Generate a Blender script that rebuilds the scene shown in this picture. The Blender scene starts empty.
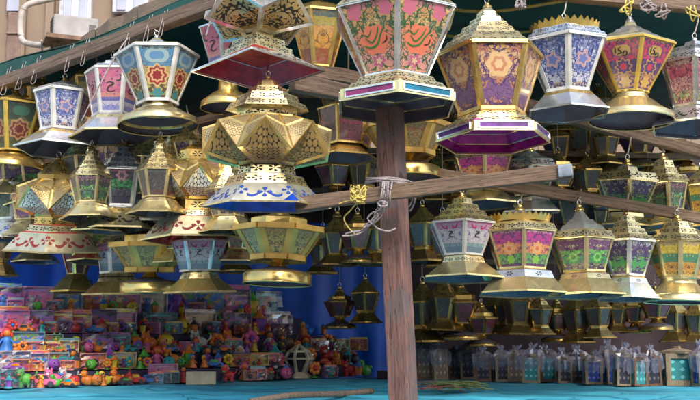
import bpy, bmesh, math, random
from mathutils import Vector, Matrix
R = math.radians
rnd = random.Random(7)
sc = bpy.context.scene
COL = sc.collection

# ------------------------------------------------------------------ camera
F = 1000.0                       # focal length in photograph pixels (700 wide)
PITCH = 8.2
CAMZ = 1.2
cd = bpy.data.cameras.new('camera'); cam = bpy.data.objects.new('camera', cd); COL.objects.link(cam)
cam.location = (0, 0, CAMZ); cam.rotation_euler = (R(90 + PITCH), 0, 0)
cd.sensor_width = 36; cd.lens = 36 * F / 700; cd.clip_start = .05; cd.clip_end = 400
sc.camera = cam
# ------------------------------------------------------------------ sky and sun
SUN_EL, SUN_AZ = 41, 160          # elevation, azimuth of the light (degrees, from +Y clockwise)
w = bpy.data.worlds.new('World'); sc.world = w; w.use_nodes = True
nt = w.node_tree; bg = nt.nodes['Background']
sky = nt.nodes.new('ShaderNodeTexSky'); sky.sky_type = 'NISHITA'; sky.sun_disc = False
sky.sun_elevation = R(SUN_EL); sky.sun_rotation = R(SUN_AZ)
sky.air_density = 1.4; sky.dust_density = 3.0
nt.links.new(sky.outputs[0], bg.inputs[0]); bg.inputs[1].default_value = 0.15
sd = bpy.data.lights.new('sun', 'SUN'); sun = bpy.data.objects.new('sun', sd); COL.objects.link(sun)
sd.energy = 1.4; sd.angle = R(20); sd.color = (1, .95, .87)
az, el = R(SUN_AZ), R(SUN_EL)
sdir = Vector((math.sin(az) * math.cos(el), math.cos(az) * math.cos(el), math.sin(el)))
sun.rotation_euler = sdir.to_track_quat('Z', 'Y').to_euler()
sc.view_settings.view_transform = 'Standard'; sc.view_settings.look = 'None'
sc.view_settings.gamma = 1; sc.view_settings.use_curve_mapping = False
sc.view_settings.exposure = 0.88
sc.render.engine = 'CYCLES'
try:
    sc.cycles.max_bounces = 8
except Exception: pass

# ------------------------------------------------------------------ helpers: picture position -> world point at a depth
CP, SP = math.cos(R(PITCH)), math.sin(R(PITCH))
def ray(px, py):
    u, v = (px - 350) / F, (200 - py) / F
    return Vector((u, CP - v * SP, SP + v * CP))
def P(px, py, Y):
    d = ray(px, py); return Vector((0, 0, CAMZ)) + d * (Y / d.y)
def PZ(px, py, z):
    d = ray(px, py); return Vector((0, 0, CAMZ)) + d * ((z - CAMZ) / d.z)
def proj(p):
    q = p - Vector((0, 0, CAMZ)); c = q.y * CP + q.z * SP; v = -q.y * SP + q.z * CP
    return 350 + F * q.x / c, 200 - F * v / c

# ------------------------------------------------------------------ object helpers
def tag(o, label=None, cat=None, group=None, kind=None):
    if label: o['label'] = label
    if cat: o['category'] = cat
    if group: o['group'] = group
    if kind: o['kind'] = kind
    return o
def empty(name, loc, label, cat, group=None, rz=0):
    o = bpy.data.objects.new(name, None); COL.objects.link(o); o.empty_display_size = .05
    o.location = loc; o.rotation_euler = (0, 0, rz)
    return tag(o, label, cat, group)
class MB:
    """collects faces; build() links them as one mesh object"""
    def __init__(s): s.v = []; s.f = []; s.uv = []; s.mi = []; s.sm = []
    def face(s, pts, uv=None, m=0, smooth=False):
        i = len(s.v); s.v += [tuple(p) for p in pts]; s.f.append(tuple(range(i, i + len(pts))))
        s.uv.append(uv if uv else [(p[0], p[2]) for p in pts]); s.mi.append(m); s.sm.append(smooth)
    def box(s, c, sz, m=0, M=None):
        x, y, z = sz[0] / 2, sz[1] / 2, sz[2] / 2
        V = [Vector((a * x, b * y, d * z)) for a in (-1, 1) for b in (-1, 1) for d in (-1, 1)]
        if M is not None: V = [M @ p for p in V]
        V = [p + Vector(c) for p in V]
        for q in ((0, 1, 3, 2), (4, 6, 7, 5), (0, 4, 5, 1), (2, 3, 7, 6), (0, 2, 6, 4), (1, 5, 7, 3)):
            s.face([V[k] for k in q], [(-.5, 0), (.5, 0), (.5, 1), (-.5, 1)], m)
    def beam(s, a, b, wd, ht, m=0, taper=1.0):
        a, b = Vector(a), Vector(b); d = (b - a).normalized()
        up = Vector((0, 0, 1)) if abs(d.z) < .9 else Vector((0, 1, 0))
        sx = d.cross(up).normalized(); uz = sx.cross(d).normalized()
        ring = lambda p, k: [p + sx * i * wd / 2 * k + uz * j * ht / 2 * k for i, j in ((-1, -1), (1, -1), (1, 1), (-1, 1))]
        A, B = ring(a, 1), ring(b, taper)
        L = (b - a).length
        for k in range(4):
            s.face([A[k], A[(k + 1) % 4], B[(k + 1) % 4], B[k]], [(0, 0), (ht, 0), (ht, L), (0, L)], m)
        s.face(A[::-1], None, m); s.face(B, None, m)
    def tube(s, pts, r, m=0, n=6, closed=False):
        pts = [Vector(p) for p in pts]; rings = []
        N = len(pts)
        for i, p in enumerate(pts):
            if closed: d = pts[(i + 1) % N] - pts[i - 1]
            else: d = pts[min(i + 1, N - 1)] - pts[max(i - 1, 0)]
            d.normalize(); up = Vector((0, 0, 1)) if abs(d.z) < .9 else Vector((0, 1, 0))
            a = d.cross(up).normalized(); b = a.cross(d)
            rr = r[i] if isinstance(r, (list, tuple)) else r
            rings.append([p + (a * math.cos(t) + b * math.sin(t)) * rr for t in [2 * math.pi * k / n for k in range(n)]])
        for i in range(N if closed else N - 1):
            A, B = rings[i], rings[(i + 1) % N]
            for k in range(n):
                s.face([A[k], A[(k + 1) % n], B[(k + 1) % n], B[k]], [(0, i), (.1, i), (.1, i + 1), (0, i + 1)], m, True)
        if not closed: s.face(rings[0][::-1], None, m); s.face(rings[-1], None, m)
    def loft(s, prof, n, rot=0.0, m=0, smooth=False, cap=False, c=(0, 0, 0)):
        """prof: list of (z, r) or (z, r, material index of the segment that begins here)"""
        cx, cy, cz = c
        if n <= 12:      # hand-cut tin: every corner a little off
            rj = random.Random(len(s.v) + int(prof[0][1] * 1e5)); J = [[1 + rj.uniform(-.014, .014) for _ in range(n)] for _ in prof]
        else: J = [[1] * n for _ in prof]
        for ri, (a, b) in enumerate(zip(prof, prof[1:])):
            mi = a[2] if len(a) > 2 else m
            h = math.hypot(b[0] - a[0], (b[1] - a[1]) * math.cos(math.pi / n)) or 1e-6
            for k in range(n):
                t0 = rot + 2 * math.pi * (k - .5) / n; t1 = rot + 2 * math.pi * (k + .5) / n
                ja, jb, jc, jd = J[ri][k] * a[1], J[ri][(k + 1) % n] * a[1], J[ri + 1][(k + 1) % n] * b[1], J[ri + 1][k] * b[1]
                q = [(cx + ja * math.cos(t0), cy + ja * math.sin(t0), cz + a[0]), (cx + jb * math.cos(t1), cy + jb * math.sin(t1), cz + a[0]),
                     (cx + jc * math.cos(t1), cy + jc * math.sin(t1), cz + b[0]), (cx + jd * math.cos(t0), cy + jd * math.sin(t0), cz + b[0])]
                wa = a[1] * math.sin(math.pi / n) / h; wb = b[1] * math.sin(math.pi / n) / h
                off = (k * 2 * (wa + wb) / 2) if smooth else 0
                flip = b[0] < a[0]
                uv = [(-wa + off, 0), (wa + off, 0), (wb + off, 1), (-wb + off, 1)]
                if flip: uv = [(u, 1 - v) for u, v in uv]
                s.face(q, uv, mi, smooth)
        if cap:
            z, r = prof[-1][0], prof[-1][1]
            s.face([(cx + r * math.cos(rot + 2 * math.pi * (k - .5) / n), cy + r * math.sin(rot + 2 * math.pi * (k - .5) / n), cz + z) for k in range(n)], None, m)
    def ball(s, c, r, m=0, nu=12, nv=8, M=None):
        rx, ry, rz = r if isinstance(r, (tuple, list)) else (r, r, r)
        def pt(i, j):
            a, b = 2 * math.pi * i / nu, math.pi * j / nv
            p = Vector((rx * math.cos(a) * math.sin(b), ry * math.sin(a) * math.sin(b), rz * math.cos(b)))
            if M is not None: p = M @ p
            return p + Vector(c)
        for j in range(nv):
            for i in range(nu):
                q = [pt(i, j), pt(i, j + 1), pt(i + 1, j + 1), pt(i + 1, j)]
                if j == 0: q = [q[0], q[1], q[2]]
                elif j == nv - 1: q = [q[0], q[1], q[3]]
                s.face(q, [(i / nu, 1 - j / nv)] * len(q), m, True)
    def build(s, name, mats, parent=None, weld=True, bevel=0):
        me = bpy.data.meshes.new(name); me.from_pydata(s.v, [], s.f)
        uvl = me.uv_layers.new(name='UVMap'); k = 0; data = []
        for u in s.uv:
            for a in u: data += [a[0], a[1]]
        uvl.data.foreach_set('uv', data)
        me.polygons.foreach_set('material_index', s.mi); me.polygons.foreach_set('use_smooth', s.sm)
        for m in (mats if isinstance(mats, (list, tuple)) else [mats]): me.materials.append(m)
        bm = bmesh.new(); bm.from_mesh(me)
        if weld: bmesh.ops.remove_doubles(bm, verts=bm.verts, dist=1e-5)
        bmesh.ops.recalc_face_normals(bm, faces=bm.faces)
        bm.to_mesh(me); bm.free()
        me.update()
        o = bpy.data.objects.new(name, me); COL.objects.link(o)
        if parent: o.parent = parent
        if bevel:
            b = o.modifiers.new('bevel', 'BEVEL'); b.width = bevel; b.segments = 2; b.limit_method = 'ANGLE'
        return o
def smooth_path(pts, k=6):
    pts = [Vector(p) for p in pts]; out = []
    for i in range(len(pts) - 1):
        p0, p1, p2, p3 = pts[max(i - 1, 0)], pts[i], pts[i + 1], pts[min(i + 2, len(pts) - 1)]
        for j in range(k):
            t = j / k
            out.append(.5 * ((2 * p1) + (p2 - p0) * t + (2 * p0 - 5 * p1 + 4 * p2 - p3) * t * t + (3 * p1 - p0 - 3 * p2 + p3) * t ** 3))
    out.append(pts[-1]); return out

# ------------------------------------------------------------------ node helpers
class NV:
    def __init__(s, g, sock): s.g = g; s.k = sock
    def _op(s, op, *a):
        n = s.g.nodes.new('ShaderNodeMath'); n.operation = op
        for i, x in enumerate((s,) + a):
            if isinstance(x, NV): s.g.links.new(x.k, n.inputs[i])
            else: n.inputs[i].default_value = x
        return NV(s.g, n.outputs[0])
    def __add__(s, o): return s._op('ADD', o)
    def __sub__(s, o): return s._op('SUBTRACT', o)
    def __mul__(s, o): return s._op('MULTIPLY', o)
    def __truediv__(s, o): return s._op('DIVIDE', o)
    def abs(s): return s._op('ABSOLUTE')
    def lt(s, o): return s._op('LESS_THAN', o)
    def gt(s, o): return s._op('GREATER_THAN', o)
    def mx(s, o): return s._op('MAXIMUM', o)
    def mn(s, o): return s._op('MINIMUM', o)
    def cos(s): return s._op('COSINE')
    def sqrt(s): return s._op('SQRT')
    def atan2(s, o): return s._op('ARCTAN2', o)
    def wrap(s, a, b): return s._op('WRAP', b, a)
class Mat:
    def __init__(s, name):
        s.m = bpy.data.materials.new(name); s.m.use_nodes = True; s.g = s.m.node_tree
        s.b = s.g.nodes['Principled BSDF']
        s._uv = None
    def new(s, t, **kw):
        n = s.g.nodes.new(t)
        for k, v in kw.items(): setattr(n, k, v)
        return n
    def lk(s, a, b): s.g.links.new(a.k if isinstance(a, NV) else a, b)
    def uv(s):
        if not s._uv:
            t = s.new('ShaderNodeTexCoord'); sp = s.new('ShaderNodeSeparateXYZ'); s.lk(t.outputs['UV'], sp.inputs[0])
            s._uv = (NV(s.g, sp.outputs[0]), NV(s.g, sp.outputs[1]))
        return s._uv
    def vec(s, *a):
        c = s.new('ShaderNodeCombineXYZ')
        for i, x in enumerate(a):
            if isinstance(x, NV): s.lk(x, c.inputs[i])
            else: c.inputs[i].default_value = x
        return c.outputs[0]
    def noise(s, vec, scale=5, detail=2, dist=0, rough=.5):
        n = s.new('ShaderNodeTexNoise'); n.inputs['Scale'].default_value = scale; n.inputs['Detail'].default_value = detail
        n.inputs['Distortion'].default_value = dist; n.inputs['Roughness'].default_value = rough
        if vec is not None: s.lk(vec, n.inputs['Vector'])
        return NV(s.g, n.outputs['Fac'])
    def obj(s, scale=None):
        t = s.new('ShaderNodeTexCoord'); o = t.outputs['Object']
        if scale:
            mp = s.new('ShaderNodeMapping'); mp.inputs['Scale'].default_value = scale; s.lk(o, mp.inputs[0]); o = mp.outputs[0]
        return o
    def col(s, c):
        n = s.new('ShaderNodeRGB'); n.outputs[0].default_value = (*c, 1); return n.outputs[0]
    def mix(s, fac, a, b):
        n = s.new('ShaderNodeMix'); n.data_type = 'RGBA'
        for x, i in ((fac, 0), (a, 6), (b, 7)):
            if isinstance(x, NV): s.lk(x, n.inputs[i])
            elif isinstance(x, (tuple, list)): n.inputs[i].default_value = (*x, 1)
            elif isinstance(x, (int, float)): n.inputs[i].default_value = x
            else: s.lk(x, n.inputs[i])
        return n.outputs[2]
    def ramp(s, f, stops, interp='LINEAR'):
        n = s.new('ShaderNodeValToRGB'); e = n.color_ramp; e.interpolation = interp
        while len(e.elements) < len(stops): e.elements.new(.5)
        for k, (p, c) in enumerate(stops): e.elements[k].position = p; e.elements[k].color = (*c, 1)
        s.lk(f, n.inputs[0]); return n.outputs[0]
    def bump(s, h, st=.2, d=.002):
        n = s.new('ShaderNodeBump'); n.inputs['Strength'].default_value = st; n.inputs['Distance'].default_value = d
        s.lk(h, n.inputs['Height']); s.lk(n.outputs[0], s.b.inputs['Normal'])
    def set(s, **kw):
        for k, v in kw.items():
            i = s.b.inputs[k.replace('_', ' ')]
            if isinstance(v, NV): s.lk(v, i)
            elif isinstance(v, (int, float)): i.default_value = v
            elif isinstance(v, tuple): i.default_value = (*v, 1)
            else: s.lk(v, i)
        return s.m

def plain(name, c, rough=.6, metal=0, var=.25, scale=12, spec=None, bump=0):
    M = Mat(name); nz = M.noise(M.obj(), scale, 4)
    d = tuple(x * (1 - var) for x in c); l = tuple(min(1, x * (1 + var)) for x in c)
    M.set(Base_Color=M.ramp(nz, [(.3, d), (.7, l)]), Roughness=rough, Metallic=metal)
    if bump: M.bump(nz, bump)
    return M.m

def holes(M, kind, seed=0):
    """mask (1 = cut out) for a sheet-metal face in its own face coordinates"""
    U, V = M.uv()
    def flower(u, v, n=6, r0=.1, r1=.34):
        r = (u * u + v * v).sqrt(); t = v.atan2(u)
        pet = (t * n).cos()
        a = (r.gt(r0)) * (r.lt(r1)) * pet.gt(-.15) * ((r - (r0 + r1) / 2).abs() * 2.2 / (r1 - r0)).lt(pet * .45 + .75)
        return a.mx(r.lt(r0 * .5))
    if kind == 'flower': return flower(U * .62, (V - .5) * 1.1)
    if kind == 'flowers': return flower(U.wrap(-.62, .62), V - .5)
    if kind == 'pair': return flower((U.wrap(-1.3, 1.3).abs() - .72) * .62, (V - .5) * 1.1, 5)
    if kind == 'star':
        v = V - .5; r = (U * U + v * v).sqrt(); t = v.atan2(U); k = 62.0
        hexa = (U * k).cos() + (U * (k * .5) + v * (k * .866)).cos() + (U * (k * .5) - v * (k * .866)).cos()
        lat = hexa.lt(-.98) * (r + (t * 5).cos() * .05).lt(.36)
        return lat.mx((r + (t * 10).cos() * .03 - .41).abs().lt(.014) * (t * 5).cos().gt(-.6))
    if kind == 'arab':
        n = M.noise(M.vec(U.abs() * 1.0, V * 1.25, seed * 3.7), 4.2, 1.0, .8)
        n2 = M.noise(M.vec(U.abs(), V, seed * 1.3 + 5), 9, 1.0, .4)
        e = (V - .5).abs().lt(.34)
        return ((n - .5).abs().lt(.035)).mx(n2.gt(.62)) * e
    if kind == 'motif':      # branching flower sprays on a wide skirt face
        a = flower(U.abs() - .82, V - .62, 4, .05, .23)
        b = flower(U.abs() - 1.25, V - .3, 4, .04, .2)
        x = U.abs(); w_ = (V - (x * 7).cos() * .12 - .42).abs().lt(.07) * x.lt(.62) * x.gt(.1)
        c = flower(U, V - .5, 4, .05, .26)
        return a.mx(b).mx(w_).mx(c)
def metal(name, c=(.83, .68, .36), rough=.24, pat=None, pc=(.02, .018, .015), seed=0, tarn=.22, ml=.85):
    M = Mat(name)
    g = M.noise(M.obj(), 11, 1.5, .3); s2 = M.noise(M.obj(), 40, 1)
    d = tuple(x * (1 - tarn) for x in c); l = tuple(min(1, x * 1.12) for x in c)
    col = M.ramp(g, [(.32, d), (.6, l)])
    met = ml
    if pat:
        h = holes(M, pat, seed)
        col = M.mix(h, col, pc); M.set(Metallic=(h * -ml) + ml, Roughness=h * .3 + (s2 * .2 + (rough - .1)))
    else: M.set(Metallic=met, Roughness=s2 * .2 + (rough - .1))
    M.bump(M.noise(M.obj(), 9, 2.5), .34, .012)
    return M.set(Base_Color=col)

GOLD = (.82, .58, .2); PALE = (.86, .72, .38); SILV = (.78, .80, .80)
SHADE_DARK = (.42, .28, .1)  # brass darkened in its colour to stand in for deep shade
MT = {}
for key, c in (('gold', GOLD), ('pale', PALE), ('silver', SILV), ('tarnished', SHADE_DARK)):
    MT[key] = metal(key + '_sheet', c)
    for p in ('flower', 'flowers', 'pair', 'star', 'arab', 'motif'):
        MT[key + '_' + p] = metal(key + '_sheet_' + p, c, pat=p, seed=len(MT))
for p in ('star', 'arab'):
    MT['satin_' + p] = metal('satin_brass_' + p, (.46, .32, .12), .36, p, seed=3, ml=.6); MT['satinpale_' + p] = metal('satin_pale_brass_' + p, (.56, .42, .19), .36, p, seed=5, ml=.6)
    MT['satinsilver_' + p] = metal('satin_tin_' + p, (.66, .66, .6), .34, p, seed=8, ml=.3)
MT['satin'] = metal('satin_brass', (.7, .42, .11), .34, ml=.5)
MT['motif_blue'] = metal('pale_sheet_blue_sprays', (.86, .9, .84), .35, 'motif', (.01, .05, .28))
MT['motif_red'] = metal('gold_sheet_red_sprays', (.86, .76, .5), .35, 'motif', (.2, .02, .02))
MT['motif_black'] = metal('white_sheet_black_sprays', (.87, .87, .84), .35, 'motif', (.02, .02, .03))
MT['lattice_blue'] = metal('white_sheet_blue_star', (.85, .87, .86), .35, 'star', (.01, .03, .12))
MT['dull'] = plain('dull_zinc_inside', (.11, .10, .14), .5, .35, .3)
MT['yellow'] = plain('yellow_painted_strip', (.55, .38, .07), .5)
MT['white'] = plain('white_painted_strip', (.66, .66, .64), .4)
MT['crown'] = metal('crown_brass', (.9, .66, .2), .3)
def lining(name, c): return plain(name, c, .3, .25, .4, 25)
LIN = {'red': lining('red_foil', (.45, .015, .03)), 'blue': lining('blue_foil', (.01, .07, .5)),
       'purple': lining('magenta_foil', (.38, .02, .25)), 'plum': lining('plum_foil', (.25, .04, .14)),
       'teal': lining('teal_foil', (.01, .18, .3)), 'violet': lining('violet_foil', (.12, .03, .24))}

def panel_mat(name, bands, line=(.03, .02, .05), sq=5.0, wd=.03, blob=None, bl=6, thr=.58, meds=(), seed=1., rim=None):
    """printed glass panel: coloured bands, mirrored arabesque lines, petalled medallions"""
    M = Mat(name); U, V = M.uv()
    wob = M.noise(M.vec(U.abs(), V, seed), 7, 1)
    col = M.ramp(V + wob * .05 - .025, bands, 'CONSTANT')
    fine = M.noise(M.vec(U, V, seed), 30, 3)
    if blob:
        n = M.noise(M.vec(U.abs() * 1.2, V, seed * 2.1 + 3), bl, 1.5, .6); col = M.mix(n.gt(thr), col, blob)
    n = M.noise(M.vec(U.abs() * 1.1, V, seed * 1.7), sq, 1.5, 1.0)
    col = M.mix((n - .5).abs().lt(wd), col, line)
    n = M.noise(M.vec(U * 1.1, V, seed * 2.9 + 8), sq * 1.9, 1.5, .9)
    col = M.mix((n - .5).abs().lt(wd * .8), col, tuple(x * 1.3 + .02 for x in line))
    for (cu, cv, rad, k, amp, cols) in meds:
        u, v = U - cu, V - cv
        r = (u * u + v * v).sqrt() / ((v.atan2(u) * k).cos() * amp + 1.0) / rad
        for th, c in cols: col = M.mix(r.lt(th), col, c)
    if rim:
        col = M.mix((V.lt(.035)).mx(V.gt(.965)), col, rim)
    col2 = M.mix(fine * .3, col, tuple(.12 for _ in range(3)))
    g = M.noise(M.obj(), 9, 4)
    M.set(Base_Color=M.mix(g.gt(.58) * .1, col2, (.5, .48, .42)), Roughness=g * .5 + .1)
    M.b.inputs['Coat Weight'].default_value = .7; M.b.inputs['Coat Roughness'].default_value = .08
    return M.m
S = .8
PM = {
 'coral': panel_mat('coral_arabesque_panel', [(0, (.68, .3, .27)), (.3, (.72, .22, .13)), (.62, (.6, .32, .12)), (.9, (.62, .2, .24))], (.02, .09, .03), 6.5, .04,
     blob=(.7, .5, .14), bl=9, thr=.62, meds=[(0, .46, .2, 6, .1, [(1, (.8, .2, .1))]), (-.24, .86, .1, 5, .15, [(1, (.65, .16, .26))]), (.24, .86, .1, 5, .15, [(1, (.65, .16, .26))]), (0, .17, .075, 5, .35, [(1, (.5, .1, .25)), (.5, (.7, .5, .3))])], seed=1),
 'amber': panel_mat('amber_hand_panel', [(0, (.55, .38, .3)), (.12, (.2, .1, .25)), (.45, (.62, .4, .2)), (.86, (.65, .4, .12))], (.08, .03, .12), 5.5, .04,
     blob=(.5, .22, .1), bl=7, meds=[(0, .66, .19, 6, .1, [(1, (.75, .5, .25)), (.6, (.6, .25, .12)), (.35, (.78, .55, .3))])], seed=2),
 'blue': panel_mat('blue_print_panel', [(0, (.5, .35, .22)), (.12, (.55, .58, .7)), (.3, (.2, .28, .6)), (.85, (.25, .35, .65))], (.03, .04, .2), 6, .04,
     blob=(.6, .62, .72), bl=8, meds=[(0, .55, .14, 5, .2, [(1, (.55, .35, .4)), (.6, (.15, .2, .5))])], seed=3),
 'brown': panel_mat('brown_print_panel', [(0, (.5, .4, .3)), (.2, (.3, .18, .14)), (.5, (.5, .4, .28)), (.85, (.35, .25, .2))], (.05, .02, .05), 6, .05,
     blob=(.6, .52, .4), bl=8, seed=4),
 'pinkgold': panel_mat('red_and_amber_panel', [(0, (.6, .28, .1)), (.28, (.5, .3, .1)), (.33, (.1, .05, .15)), (.56, (.62, .05, .12)), (.94, (.6, .4, .1))], (.05, .02, .12), 7, .035,
     meds=[(0, .76, .13, 2, .25, [(1, (.5, .42, .05)), (.85, (.6, .35, .1))]), (0, .45, .15, 8, .15, [(1, (.6, .3, .1)), (.8, (.06, .05, .2)), (.45, (.6, .05, .1))]), (0, .16, .1, 6, .2, [(1, (.65, .4, .1))])], seed=5),
 'rose': panel_mat('rose_print_panel', [(0, (.45, .45, .1)), (.15, (.2, .35, .12)), (.3, (.6, .35, .32)), (.6, (.55, .1, .15)), (.85, (.6, .4, .35))], (.15, .03, .08), 6, .035,
     blob=(.65, .3, .28), seed=6),
 'flowerblue': panel_mat('blue_and_red_flower_panel', [(0, (.2, .3, .12)), (.12, (.45, .42, .12)), (.3, (.5, .35, .12)), (.6, (.08, .28, .5)), (.93, (.2, .4, .5))], (.1, .06, .03), 5, .025,
     meds=[(0, .44, .2, 8, .12, [(1, (.65, .5, .2)), (.82, (.35, .02, .03)), (.6, (.7, .45, .2)), (.42, (.3, .01, .02))]),
           (0, .8, .17, 2, .3, [(1, (.35, .5, .55)), (.6, (.12, .3, .55))]), (0, .12, .09, 6, .2, [(1, (.05, .25, .28))])], seed=7),
 'flowerdark': panel_mat('dark_green_red_flower_panel', [(0, (.06, .1, .03)), (.25, (.14, .14, .04)), (.6, (.02, .06, .035)), (.9, (.012, .05, .04))], (.05, .03, .01), 6, .03,
     meds=[(0, .42, .21, 8, .12, [(1, (.4, .24, .08)), (.8, (.16, .015, .015)), (.55, (.4, .2, .08)), (.4, (.12, .01, .01))]), (0, .8, .13, 2, .3, [(1, (.04, .14, .1))])], seed=8),
 'pinkletter': panel_mat('pink_letter_panel', [(0, (.25, .3, .6)), (.14, (.5, .5, .62)), (.24, (.12, .14, .4)), (.32, (.6, .25, .2)), (.42, (.55, .13, .2)), (.95, (.6, .25, .25))], (.12, .03, .25), 7, .012, seed=9),
 'whitepink': panel_mat('white_and_pink_letter_panel', [(0, (.1, .25, .3)), (.2, (.2, .45, .4)), (.32, (.6, .6, .62)), (.75, (.55, .3, .42)), (.9, (.55, .15, .3))], (.2, .15, .35), 6, .018, seed=10),
 'green': panel_mat('green_and_plum_panel', [(0, (.04, .03, .08)), (.12, (.35, .4, .1)), (.22, (.03, .3, .07)), (.5, (.15, .45, .08)), (.62, (.2, .06, .16)), (.9, (.55, .45, .25))], (.05, .02, .08), 6, .04,
     blob=(.5, .5, .2), bl=9, thr=.63, meds=[(0, .4, .17, 8, .12, [(1, (.06, .35, .06)), (.75, (.25, .5, .12)), (.45, (.04, .25, .05))])], seed=11),
 'greenb': panel_mat('lime_and_violet_panel', [(0, (.05, .04, .1)), (.1, (.2, .5, .08)), (.5, (.1, .3, .05)), (.58, (.14, .05, .16)), (.82, (.4, .42, .4))], (.04, .02, .1), 5, .05,
     blob=(.5, .55, .15), bl=7, thr=.6, meds=[(.12, .34, .12, 4, .3, [(1, (.05, .3, .08))]), (-.12, .3, .12, 4, .3, [(1, (.05, .3, .08))])], seed=31),
 'greenc': panel_mat('green_scroll_panel', [(0, (.3, .28, .08)), (.12, (.04, .26, .08)), (.4, (.1, .42, .1)), (.6, (.05, .05, .06)), (.78, (.3, .1, .2)), (.92, (.5, .45, .3))], (.03, .03, .04), 7, .05,
     blob=(.55, .5, .18), bl=11, thr=.6, seed=47),
 'magenta': panel_mat('magenta_orange_green_panel', [(0, (.08, .04, .1)), (.1, (.08, .4, .05)), (.36, (.65, .25, .08)), (.62, (.5, .03, .25)), (.9, (.55, .3, .3))], (.1, .02, .12), 6, .035,
     meds=[(0, .5, .17, 8, .15, [(1, (.7, .3, .1)), (.6, (.65, .4, .2)), (.35, (.6, .15, .05))]), (0, .2, .1, 6, .2, [(1, (.2, .5, .05))])], seed=12),
 'tricolour': panel_mat('amber_and_green_band_panel', [(0, (.35, .12, .03)), (.1, (.6, .3, .04)), (.38, (.02, .25, .14)), (.62, (.68, .5, .05)), (.85, (.45, .3, .1))], (.15, .06, .01), 6, .02,
     blob=(.6, .45, .05), bl=7, thr=.62, seed=13),
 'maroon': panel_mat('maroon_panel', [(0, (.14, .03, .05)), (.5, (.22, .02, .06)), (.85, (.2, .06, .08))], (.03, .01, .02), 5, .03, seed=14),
 'redgold': panel_mat('red_speckled_panel', [(0, (.3, .12, .04)), (.5, (.42, .07, .03)), (.8, (.4, .2, .05))], (.35, .3, .1), 7, .04, blob=(.1, .12, .03), bl=10, seed=15),
 'greengold': panel_mat('green_speckled_panel', [(0, (.03, .04, .01)), (.5, (.1, .1, .02)), (.75, (.28, .1, .03))], (.5, .36, .06), 8, .045, blob=(.3, .05, .02), bl=12, seed=16),
 'orange': panel_mat('orange_panel', [(0, (.3, .05, .03)), (.3, (.6, .28, .04)), (.7, (.35, .3, .05)), (.85, (.05, .1, .12))], (.2, .1, .02), 5, .03, seed=17),
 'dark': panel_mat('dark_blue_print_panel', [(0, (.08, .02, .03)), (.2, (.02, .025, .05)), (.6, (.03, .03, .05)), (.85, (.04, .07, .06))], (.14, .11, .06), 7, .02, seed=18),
 'greendark': panel_mat('green_band_panel', [(0, (.04, .05, .1)), (.25, (.1, .12, .14)), (.42, (.04, .38, .1)), (.68, (.05, .04, .06)), (.9, (.4, .1, .15))], (.03, .02, .04), 6, .04,
     meds=[(0, .8, .14, 6, .2, [(1, (.5, .2, .25)), (.5, (.05, .03, .05))])], seed=19),
 'tealdark': panel_mat('teal_print_panel', [(0, (.1, .14, .05)), (.3, (.04, .12, .1)), (.7, (.05, .08, .1)), (.9, (.03, .05, .08))], (.22, .3, .22), 7, .025, seed=20),
}

INK3 = plain('green_print_ink', (.03, .16, .04), .4)
INK = plain('dark_print_ink', (.03, .03, .025), .4); INK2 = plain('magenta_print_ink', (.42, .02, .14), .4)
def stroke(mb, pts, wd, to3, m, k=5):
    """tapered pen stroke drawn in face coordinates, laid 1 mm proud of the panel"""
    p = smooth_path([(a, b, 0) for a, b in pts], k); n = len(p)
    L, Rr = [], []
    for i, q in enumerate(p):
        d = (p[min(i + 1, n - 1)] - p[max(i - 1, 0)]).normalized(); nn = Vector((-d.y, d.x, 0))
        ww = wd * (.35 + .65 * math.sin(math.pi * min(1, (i + .8) / n)))
        L.append(to3(*(q + nn * ww)[:2])); Rr.append(to3(*(q - nn * ww)[:2]))
    for i in range(n - 1): mb.face([L[i], L[i + 1], Rr[i + 1], Rr[i]], None, m)
HA = [([(-.09, .63), (-.02, .66), (.07, .62), (-.03, .56), (-.07, .48), (0, .44), (.1, .47)], .018, 1), ([(.02, .72), (.05, .73)], .02, 1),
      ([(-.2, .84), (-.24, .76), (-.18, .69), (-.12, .7)], .016, 1), ([(.2, .84), (.24, .76), (.18, .69), (.12, .7)], .016, 1)]
HORN = [([(-.26, .9), (-.2, .8), (-.1, .77), (-.12, .86)], .022, 2), ([(.26, .9), (.2, .8), (.1, .77), (.12, .86)], .022, 2),
        ([(-.08, .66), (0, .68), (.06, .65), (-.04, .6), (-.06, .54), (0, .51), (.09, .53)], .02, 1)]
WORD = [([(-.11, .83), (-.115, .76), (-.11, .71)], .013, 1), ([(-.09, .7), (-.02, .71), (-.01, .74), (-.06, .79), (.0, .83)], .013, 1),
        ([(-.01, .71), (.04, .71), (.045, .75)], .012, 1), ([(.06, .75), (.1, .71), (.07, .66), (.03, .655)], .013, 1),
        ([(.03, .675), (.045, .675)], .01, 1), ([(.01, .675), (.02, .675)], .01, 1)]
HAND = [([(-.17, .4), (-.08, .36), (.03, .4), (.1, .52), (.17, .62)], .014, 3), ([(-.14, .5), (-.05, .43), (.04, .52), (.08, .62)], .012, 3), ([(-.17, .56), (-.09, .52), (-.03, .6)], .011, 3), ([(.1, .4), (.17, .43), (.18, .5)], .01, 1)]

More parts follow.
